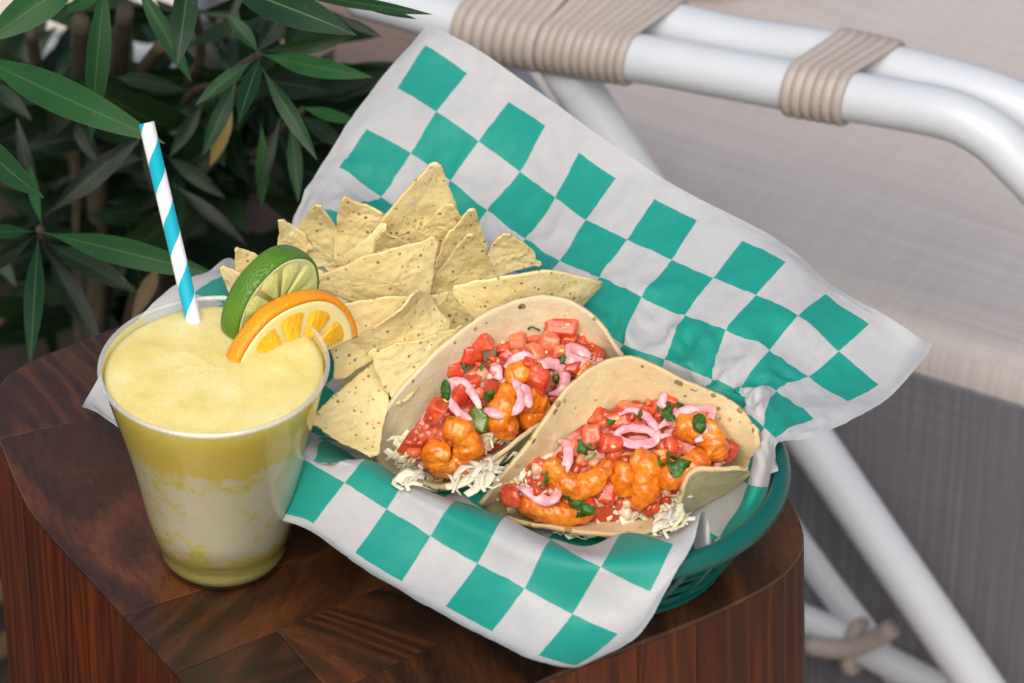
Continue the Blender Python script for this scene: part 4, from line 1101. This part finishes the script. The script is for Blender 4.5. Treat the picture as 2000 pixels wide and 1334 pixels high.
def salsa(rows, n, label, seed, boxes):
    r = random.Random(seed); Vm, Fm = mound(rows)
    Vm = [v-Vector((0, 0, .0026))+Vector((0, 0, .0020*nz(v, 150, seed, 3))) for v in Vm]; solid(Vm, Fm); V, Fc = list(Vm), list(Fm)
    uv = [(.15, 0)]*len(V); bed = SOLIDS[-1]
    for k in range(n):
        x0, y0, x1, y1 = boxes[k % len(boxes)]
        hx, hy = r.uniform(x0, x1), r.uniform(y0, y1); h = bed.ray_cast(CAM, ray(hx, hy)); p, nn = hit(hx, hy)
        if h[0] is None or (h[0]-p).length > .0005: continue
        sz = r.uniform(.0016, .0036); q = Matrix.Rotation(r.uniform(0, 6), 3, Vector((r.uniform(-1, 1), r.uniform(-1, 1), 1)).normalized())
        bm = bmesh.new(); bmesh.ops.create_cube(bm, size=2)
        for v in bm.verts: v.co = Vector((v.co.x*r.uniform(.6, 1.2), v.co.y*r.uniform(.5, 1.1), v.co.z*r.uniform(.4, .8)))*sz
        bmesh.ops.bevel(bm, geom=bm.edges[:], offset=sz*.32, segments=1, affect='EDGES'); bm.verts.index_update(); b = len(V)
        V += [p+q @ v.co for v in bm.verts]; Fc += [tuple(b+v.index for v in f.verts) for f in bm.faces]; g = r.random(); uv += [(g, 0)]*len(bm.verts); bm.free()
    o = mesh_obj('salsa', V, Fc, M_SALSA, uv=uv)
    return tag(o, label, 'salsa', kind='stuff')
def salsa_mat():
    m = M('chopped_salsa'); co = m.coord('Object'); uv = m.n('TexCoord').outputs['UV']; s = m.n('SeparateXYZ'); m.set(s, 0, uv); n1 = m.noise(co, 140, 3)
    c = m.ramp(m.math('ADD', m.math('MULTIPLY', s.outputs[0], .85), m.math('MULTIPLY', m.math('SUBTRACT', n1, .5), .35)), [(.05, (.40, .05, .012)), (.35, (.66, .10, .035)), (.6, (.76, .22, .10)), (.78, (.84, .40, .22)), (.92, (.86, .68, .55))])
    m.p(Base_Color=c, Roughness=.16, Subsurface_Weight=.35, Coat_Weight=.3); m.b.inputs['Subsurface Radius'].default_value = (.005, .002, .001); m.b.inputs['Subsurface Scale'].default_value = 1
    m.bump(n1, .3, .0008); return m.m
M_SALSA = salsa_mat()
salsa(MD1, 170, 'finely chopped tomato salsa filling the gaps in the taco beside the chips', 5, [(880, 650, 1180, 760), (830, 720, 1100, 840), (960, 640, 1180, 720), (790, 830, 960, 930)])
salsa(MD2, 180, 'finely chopped tomato salsa filling the gaps in the taco nearest the bare basket rim', 6, [(1020, 860, 1200, 990), (1140, 780, 1420, 900), (1050, 900, 1350, 1000), (1040, 940, 1300, 1012)])
shreds(460, 'pale shredded cabbage spilling from the low end of the taco beside the chips', 5, [(775, 880, 850, 925), (790, 880, 850, 930), (945, 845, 988, 888), (800, 895, 880, 940), (800, 850, 960, 950), (780, 860, 900, 950), (840, 900, 960, 950), (935, 850, 985, 890)])
shreds(460, 'pale shredded cabbage along the open edge of the taco nearest the bare basket rim', 6, [(1190, 980, 1320, 1032), (1005, 915, 1060, 975), (1200, 990, 1330, 1022), (1020, 925, 1060, 970), (1100, 1005, 1250, 1034), (1280, 950, 1330, 1000), (1150, 960, 1330, 1035), (1000, 900, 1080, 1000), (1090, 985, 1300, 1035)])
M_SEED = plain('tomato_seed', (.75, .52, .20), .25)
def lump(V, amt, s, seed): 
    c = sum(V, Vector())/len(V)
    return [v+(v-c).normalized()*(amt*nz(v, s, seed, 3)) for v in V]
def shrimp(px_path, radii, label, seed, lift=.75, up=0.0):
    pts = []
    for (x, y), r in zip(px_path, radii):
        p, nn = hit(x, y); pts.append(p-ray_at(p)*(r*lift/1000)+Vector((0, 0, up)))
    # even the depth along the curl
    for _ in range(2): pts = [pts[0]]+[(pts[i-1]+pts[i]*2+pts[i+1])/4 for i in range(1, len(pts)-1)]+[pts[-1]]
    n = len(pts)*12; P = spline(pts, n); rr = [r/1000 for r in radii]
    # rounded ends
    R_ = []
    for k in range(n+1):
        f = k/n; r = lerp_list(rr, f*(len(rr)-1)); e = min(f, 1-f)*n/7.0; R_.append(1.32*r*((math.sqrt(max(0, 1-(1-e)**2))*.92+.08) if e < 1 else 1.0))
    V, Fc = tube(P, R_, 40)
    out_ = []
    for i, v in enumerate(V):
        c = P[min(i//40, n)] if i < 40*(n+1) else v; d = (v-c); r = d.length
        seg_ = 1+.035*math.sin((i//40)/n*len(pts)*5.0)
        q = 1+.30*nz(v, 95, seed, 2)+.15*nz(v, 300, seed+3, 3)+.05*(abs(nz(v, 560, seed+5, 2))-.2)+.025*nz(v, 1300, seed+6, 2)
        out_.append(c+d*q*seg_)
    o = mesh_obj('shrimp', out_, Fc, M_SHRIMP); solid(out_, Fc)
    return tag(o, label, 'shrimp', 'battered shrimp in the tacos')
shrimp([(862, 838), (893, 826), (922, 852), (924, 890), (900, 914), (862, 915), (836, 893), (850, 872), (880, 882)], [3.6, 4.4, 4.6, 4.6, 4.6, 4.6, 4.4, 4.0, 3.6], 'plump curled shrimp lowest in the taco beside the chips', 1, .9)
shrimp([(1000, 752), (982, 780), (974, 812), (982, 842), (1004, 838)], [3.2, 4.2, 4.6, 4.6, 3.6], 'shrimp tail curving down beside the green pepper piece', 2, .9)
shrimp([(1018, 772), (1048, 776), (1064, 797), (1048, 822), (1018, 826)], [3.6, 4.2, 4.2, 4.2, 3.4], 'golden shrimp half under the loop of onion by the fold of the first taco', 3, .9)
shrimp([(985, 735), (1015, 724), (1050, 730), (1074, 746)], [3.0, 3.8, 3.8, 3.0], 'shrimp under the long onion strip below the diced tomato', 4)
shrimp([(1122, 738), (1138, 718), (1156, 708)], [3.0, 3.6, 3.0], 'small orange shrimp end by the upper fold of the first taco', 5)
shrimp([(1075, 894), (1078, 922), (1099, 947), (1126, 963), (1152, 950), (1174, 930), (1192, 912), (1190, 897)], [3.0, 3.8, 4.0, 4.2, 3.9, 3.2, 2.4, 2.2], 'curled shrimp with a forked tail under the hanging onion strip', 6, .9)
shrimp([(1236, 884), (1264, 890), (1272, 922), (1264, 962), (1242, 994)], [3.4, 4.2, 4.4, 4.2, 3.2], 'upright shrimp in the middle of the taco nearest the rim', 7, .9)
shrimp([(1226, 900), (1207, 934), (1216, 972)], [3.0, 3.6, 2.8], 'slim shrimp tail alongside the upright shrimp', 8)
shrimp([(1318, 838), (1350, 824), (1388, 836), (1408, 868), (1402, 902)], [3.4, 4.2, 4.4, 4.2, 3.4], 'large shrimp arching under the bent onion strip', 9, .9)
shrimp([(1376, 880), (1362, 906), (1335, 930), (1304, 946), (1290, 932)], [3.0, 3.8, 4.2, 4.0, 3.0], 'deep orange shrimp beneath the big cilantro leaf', 10, .9)
shrimp([(1008, 984), (1052, 994), (1099, 1006), (1142, 1012), (1160, 992)], [2.4, 3.2, 3.6, 3.4, 2.6], 'long shrimp lying along the paper edge at the front', 11, .8)
shrimp([(1288, 878), (1294, 908)], [3.2, 3.0], 'short shrimp piece between the upright shrimp and the deep orange one', 12)
shrimp([(1400, 876), (1412, 886), (1410, 896)], [2.4, 2.6, 2.0], 'shrimp tip against the folded tortilla flap', 13)

def dice(px, py, w, h, ang, label, seed, mat=M_TOM, depth=None, lift=.35, seeds=0):
    p, nn = hit(px, py); k = 1/4640
    a, b = w*k/2*1.12, h*k/2*1.12; c = (depth*k/2) if depth else (a+b)*.45
    r = random.Random(seed)
    cen = p-ray_at(p)*(c*lift)
    t = R(ang)
    ex = (RT*math.cos(t)+UP*-math.sin(t)).normalized(); vw = -ray_at(p); 
    nn2 = (vw*.62+nn*.5+Vector((r.uniform(-.3, .3), r.uniform(-.3, .3), r.uniform(0, .3)))).normalized()
    ex = (ex-nn2*ex.dot(nn2)).normalized(); ey = nn2.cross(ex)
    tp = r.uniform(-.3, .3)
    bm = bmesh.new(); bmesh.ops.create_cube(bm, size=2)
    for v in bm.verts: v.co = Vector((v.co.x*a*(1+r.uniform(-.28, .16)), v.co.y*b*(1+r.uniform(-.28, .16))*(1+tp*v.co.x), v.co.z*c*(1+r.uniform(-.25, .2))))
    for v in bm.verts: v.co += Vector((r.uniform(-.24, .24)*a, r.uniform(-.24, .24)*b, r.uniform(-.2, .2)*c))
    bmesh.ops.bevel(bm, geom=bm.edges[:], offset=min(a, b, c)*.42, segments=2, profile=.5, affect='EDGES')
    bmesh.ops.subdivide_edges(bm, edges=bm.edges[:], cuts=1, use_grid_fill=True)
    bm.verts.ensure_lookup_table(); bm.verts.index_update()
    V = [cen+ex*v.co.x+ey*v.co.y+nn2*v.co.z for v in bm.verts]
    V = [v+(v-cen).normalized()*(.0014*nz(v, 150, seed, 2)+.0006*nz(v, 420, seed, 2)) for v in V]
    Fc = [tuple(v.index for v in f.verts) for f in bm.faces]; bm.free()
    nm = 'tomato_dice' if mat in (M_TOM, M_TOMP) else 'green_pepper_piece'
    o = mesh_obj(nm, V, Fc, mat); subsurf(o, 1); solid(V, Fc)
    tag(o, label, 'tomato' if nm == 'tomato_dice' else 'pepper', 'diced tomatoes on the tacos' if nm == 'tomato_dice' else None)
    for q in range(seeds):
        s0 = cen+ex*(a*r.uniform(-.5, .5))+ey*(b*r.uniform(-.5, .5))+nn2*(c*1.02)
        sv, sf = lathe([(.0001, -.0006), (.0007, -.0003), (.0009, .0), (.0007, .0004), (.0001, .0007)], 8, s0, True, True)
        sv = [s0+ex*((v-s0).x*1.5)+ey*(v-s0).y+nn2*(v-s0).z for v in sv]
        so = mesh_obj('seed', sv, sf, M_SEED, o)
    return o
def c4(x, y): return 720+x/3.177, 580+y/3.177
def c5(x, y): return 920+x/3.125, 680+y/3.125
TD1 = [(430, 690, 95, 150, 20, 'long tomato wedge at the low end of the first taco above the curled shrimp', 1), (560, 590, 110, 110, -20, 'broad tomato piece behind the loop of onion in the first taco', 0),
 (630, 535, 90, 80, 10, 'tomato dice below the slanted cilantro strip', 1), (640, 350, 130, 100, -35, 'tomato cube with a smooth face upper part of the first taco near the tortilla edge', 0),
 (530, 455, 90, 100, -30, 'reddest tomato cube close to the brown spot of the first tortilla', 0), (725, 265, 95, 120, 30, 'tomato wedge standing highest on its point beside the back tortilla wall', 0),
 (835, 315, 80, 80, 10, 'pulpy tomato bit between the pointed wedge and the tall block', 1), (930, 265, 95, 170, 8, 'tall pale tomato block in the middle of the diced heap', 1),
 (1035, 265, 80, 80, 20, 'tomato cube right beside the tall pale block', 0), (1120, 275, 105, 110, 15, 'fleshy tomato dice showing its pale core', 0), (1190, 210, 190, 95, 12, 'wide tomato slab along the top of the heap with a yellow seed', 2),
 (1320, 275, 80, 95, -10, 'tomato dice at the far corner of the heap by the tortilla edge', 1), (1245, 270, 90, 60, 5, 'tomato sliver under the wide slab', 0), (1040, 335, 90, 85, -15, 'tomato dice above the long onion strip', 1),
 (1130, 365, 90, 80, 20, 'tomato dice between the onion strip and the onion curl', 1), (1185, 335, 65, 65, 0, 'seedy tomato nub left of the onion curl', 1), (1050, 515, 110, 110, 25, 'tomato cube sitting on the golden shrimp', 0),
 (1265, 440, 80, 70, 20, 'tomato dice under the onion curl near the second tortilla', 0), (870, 375, 80, 70, 40, 'tomato dice tucked beside the cilantro strip', 0), (1000, 410, 70, 60, 10, 'tomato crumb under the arch of the long onion strip', 0)]
for k, (x, y, w, h, a, lab, sd) in enumerate(TD1): dice(*c4(x, y), w/3.177, h/3.177, a, lab, 20+k, M_TOMP if k in (7, 8, 9, 15, 13) else M_TOM, seeds=sd)
TD2 = [(780, 425, 110, 100, 15, 'tomato cube nearest the back wall of the second taco', 0), (740, 525, 110, 100, -10, 'pale tomato dice with a hollow middle of the second taco', 0), (850, 590, 130, 110, 10, 'wet tomato block just above the forked shrimp', 1),
 (905, 440, 120, 90, -20, 'tomato piece with a yellow streak under the onion loop', 1), (1090, 395, 100, 75, 10, 'red tomato dice behind the crossing of the onion strips', 0), (1215, 315, 80, 70, 30, 'tomato dice beneath the upper cilantro leaf', 0),
 (1130, 355, 70, 60, 0, 'small tomato dice beside the upper cilantro leaf', 0), (400, 720, 110, 120, 15, 'dark tomato dice left of the curled onion strip', 0), (240, 900, 120, 150, -12, 'tomato wedge with a seed at the near end of the second taco', 2),
 (830, 880, 90, 110, 10, 'tomato dice squeezed between the forked and upright shrimp', 0), (620, 620, 75, 75, 20, 'pinkish tomato dice beside the sprig of cilantro', 0), (1165, 410, 70, 60, 0, 'tomato crumb under the bent onion strip', 0),
 (715, 960, 90, 80, -20, 'tomato dice behind the lowest cilantro leaf', 0), (960, 370, 120, 50, 5, 'flat tomato sliver against the back wall of the second taco', 0), (1010, 470, 80, 70, 0, 'tomato dice framed by the onion loop', 0)]
for k, (x, y, w, h, a, lab, sd) in enumerate(TD2): dice(*c5(x, y), w/3.125, h/3.125, a, lab, 60+k, M_TOMP if k in (1, 10, 13) else M_TOM, seeds=sd)
dice(*c4(697, 757), 34, 38, 20, 'glossy green chunk of pepper at the joint of two onion strips', 99, M_PEPPER, 34, .8)
dice(*c5(735, 655), 26, 7, -8, 'thin green pepper sliver above the forked shrimp', 98, M_PEPPER, 7, .8)
dice(*c5(1212, 985), 34, 10, -38, 'green strip of pepper on the cabbage beside the tortilla flap', 97, M_PEPPER, 10, .8)
dice(*c5(848, 455), 11, 12, 20, 'tiny green ring of chive on a tomato cube', 96, M_CIL, 9, .8)

def onion(P, w, label, seed, lift=.0026):
    pts = []
    for x, y in P:
        p, nn = hit(x, y); pts.append(p-ray_at(p)*lift)
    for _ in range(3): pts = [pts[0]]+[(pts[i-1]+pts[i]*2+pts[i+1])/4 for i in range(1, len(pts)-1)]+[pts[-1]]
    # put back the picture course, keep the evened depth
    out_ = []
    for (x, y), p in zip(P, pts):
        d = ray(x, y); out_.append(CAM+d*((p-CAM).length))
    n = len(P)*6; S = spline(out_, n); vw = -ray_at(out_[0])
    hw = w/4640/2*1.02
    V, Fc = tube(S, [hw*.35, hw*.9, hw*1.05, hw, hw*.9, hw*1.1, hw*1.0, hw*.3], 12, ((vw+Vector((0, 0, .3))).normalized(), .23))
    V = [v+Vector((nz(v, 170, seed, 2), nz(v, 170, seed+2, 2), nz(v, 170, seed+4, 2)))*.0008 for v in V]
    o = mesh_obj('onion_strip', V, Fc, M_ONION); solid(V, Fc)
    return tag(o, label, 'onion', 'pink pickled onion strips on the tacos')
onion([c4(*p) for p in [(690, 690), (645, 605), (585, 540), (525, 525), (492, 590), (515, 670), (575, 725), (640, 765)]], 19, 'pink onion strip bent into a horseshoe on the first taco', 1)
onion([c4(*p) for p in [(715, 690), (770, 715), (850, 722), (920, 695), (952, 625), (938, 555), (890, 500)]], 20, 'pink onion strip hooked upward over the golden shrimp', 2)
onion([c4(*p) for p in [(960, 540), (990, 600), (1000, 690)]], 18, 'short pink onion end hanging beside the hooked strip', 3)
onion([c4(*p) for p in [(840, 440), (890, 395), (965, 368), (1050, 420), (1135, 410), (1200, 440), (1222, 515), (1190, 590), (1110, 600)]], 20, 'long pink onion strip snaking across the first taco', 4)
onion([c4(*p) for p in [(1455, 385), (1380, 378), (1325, 345), (1270, 315), (1230, 330), (1235, 375), (1290, 400), (1370, 415), (1430, 400)]], 20, 'pink onion curl at the upper fold of the first taco', 5)
onion([c5(*p) for p in [(530, 560), (578, 580), (592, 660), (562, 760), (540, 860), (490, 930), (420, 912), (345, 870), (280, 835)]], 18, 'pink onion strip hanging down over the forked shrimp', 6)
onion([c5(*p) for p in [(900, 400), (1000, 382), (1080, 430), (1132, 495), (1120, 560), (1040, 590), (935, 570), (890, 525), (960, 490), (1060, 500), (1150, 535), (1215, 530)]], 17, 'pink onion strip tied in a loop in the middle of the second taco', 7)
onion([c5(*p) for p in [(1130, 500), (1200, 450), (1290, 392), (1380, 370), (1462, 372), (1462, 440), (1432, 520), (1365, 565)]], 17, 'pink onion strip bent like an elbow over the large shrimp', 8)
onion([c5(*p) for p in [(1195, 275), (1170, 320), (1155, 365)]], 18, 'pink onion stub against the back wall of the second taco', 9)
onion([c4(*p) for p in [(770, 430), (800, 470), (790, 510)]], 22, 'pale onion piece below the slanted cilantro strip', 10)

def cilantro(px, py, L, W, ang, label, seed, lobes=3, lift=.0018):
    p, nn = hit(px, py); r = random.Random(seed); k = 1/4640
    cen = p-ray_at(p)*lift; t = R(ang)
    nn2 = (nn*.5-ray_at(p)*.6).normalized()
    ex = (RT*math.cos(t)-UP*math.sin(t)); ex = (ex-nn2*ex.dot(nn2)).normalized(); ey = nn2.cross(ex)
    n = 40; V = [cen+nn2*.0006]; 
    for i in range(n):
        a = 2*math.pi*i/n; L_ = 1; m = 1-.34*abs(math.sin(a*lobes*.5+seed))**1.5-.07*abs(math.sin(a*7+seed))+r.uniform(-.03, .03)
        x, y = math.cos(a)*L*1.25*k/2*m, math.sin(a)*W*1.25*k/2*m
        for f in (.5, 1.0):
            V.append(cen+ex*(x*f)+ey*(y*f)+nn2*(.0012*math.sin(x*f*900+seed)+.0010*math.cos(y*f*1100+seed)-.0006*f))
    Fc = []
    for i in range(n):
        j = (i+1) % n; Fc.append((0, 1+2*i, 1+2*j)); Fc.append((1+2*i, 2+2*i, 2+2*j, 1+2*j))
    o = mesh_obj('cilantro_leaf', V, Fc, M_CIL); solidify(o, .0003, 0); 
    return tag(o, label, 'herb', 'cilantro on the tacos')
def sprig(P, label, seed):
    pts = []
    for x, y in P:
        p, nn = hit(x, y); pts.append(p-ray_at(p)*.0016)
    V, Fc = tube(spline(pts, 12), [.0005, .0007, .0004], 7)
    return tag(mesh_obj('cilantro_sprig', V, Fc, M_CIL), label, 'herb', 'cilantro on the tacos')
for (x, y, L, W, a, lab, lo) in [(770, 370, 52, 17, 40, 'slanted dark cilantro strip among the diced tomato of the first taco', 1), (705, 435, 34, 13, -45, 'folded cilantro scrap just below the slanted strip', 1), (478, 580, 18, 44, 8, 'cilantro scrap with a torn edge next to the horseshoe onion', 2),
    (745, 605, 38, 16, -15, 'cilantro tip behind the green pepper chunk', 2), (740, 645, 32, 22, 10, 'dark cilantro leaf above the green pepper chunk', 3), (1020, 190, 22, 14, 10, 'little cilantro leaf at the top of the tomato heap', 2), (1210, 390, 16, 16, 0, 'cilantro crumb left of the onion curl', 3),
    (1148, 525, 12, 26, 15, 'cilantro scrap inside the bend of the long onion strip', 2), (592, 425, 9, 8, 0, 'cilantro speck on the tomato cube of the first taco', 3)]: cilantro(*c4(x, y), L, W, a, lab, int(x), lo)
for (x, y, L, W, a, lab, lo) in [(1215, 365, 42, 30, -15, 'upper cilantro leaf by the back wall of the second taco', 3), (1160, 375, 26, 18, 10, 'small cilantro lobe beside the upper leaf', 2), (1205, 415, 24, 22, 60, 'cilantro leaflet hanging under the upper leaf', 2), (1395, 455, 30, 34, 30, 'square cilantro leaf lying on the elbow onion', 2), (1262, 715, 46, 34, -20, 'big bright cilantro leaf on the deep orange shrimp', 3), (1270, 665, 22, 8, -35, 'narrow cilantro frond above the big bright leaf', 1),
    (715, 605, 34, 13, -10, 'feathery cilantro sprig end over the wet tomato block', 3), (672, 615, 16, 32, 0, 'feathery cilantro sprig above the forked shrimp', 3), (665, 975, 52, 38, 15, 'lowest dark cilantro leaf lying on the long shrimp', 3), (600, 925, 30, 18, 40, 'dark cilantro fold beside the lowest leaf', 2), (1034, 412, 10, 20, 10, 'cilantro scrap inside the onion loop', 2), (1158, 705, 8, 26, -25, 'thin dark cilantro shred on the upright shrimp', 1),
    (455, 785, 9, 26, 10, 'dark cilantro shred beside the dark tomato dice', 1), (362, 740, 8, 14, 20, 'cilantro crumb on the cabbage left of the hanging onion', 2), (420, 845, 12, 28, 15, 'dark cilantro scrap under the hanging onion', 2)]: cilantro(*c5(x, y), L, W, a, lab, int(x)+7, lo)
sprig([c5(1195, 605), (c5(1200, 650)), c5(1215, 700)], 'cilantro stalk rising from the big bright leaf', 1)
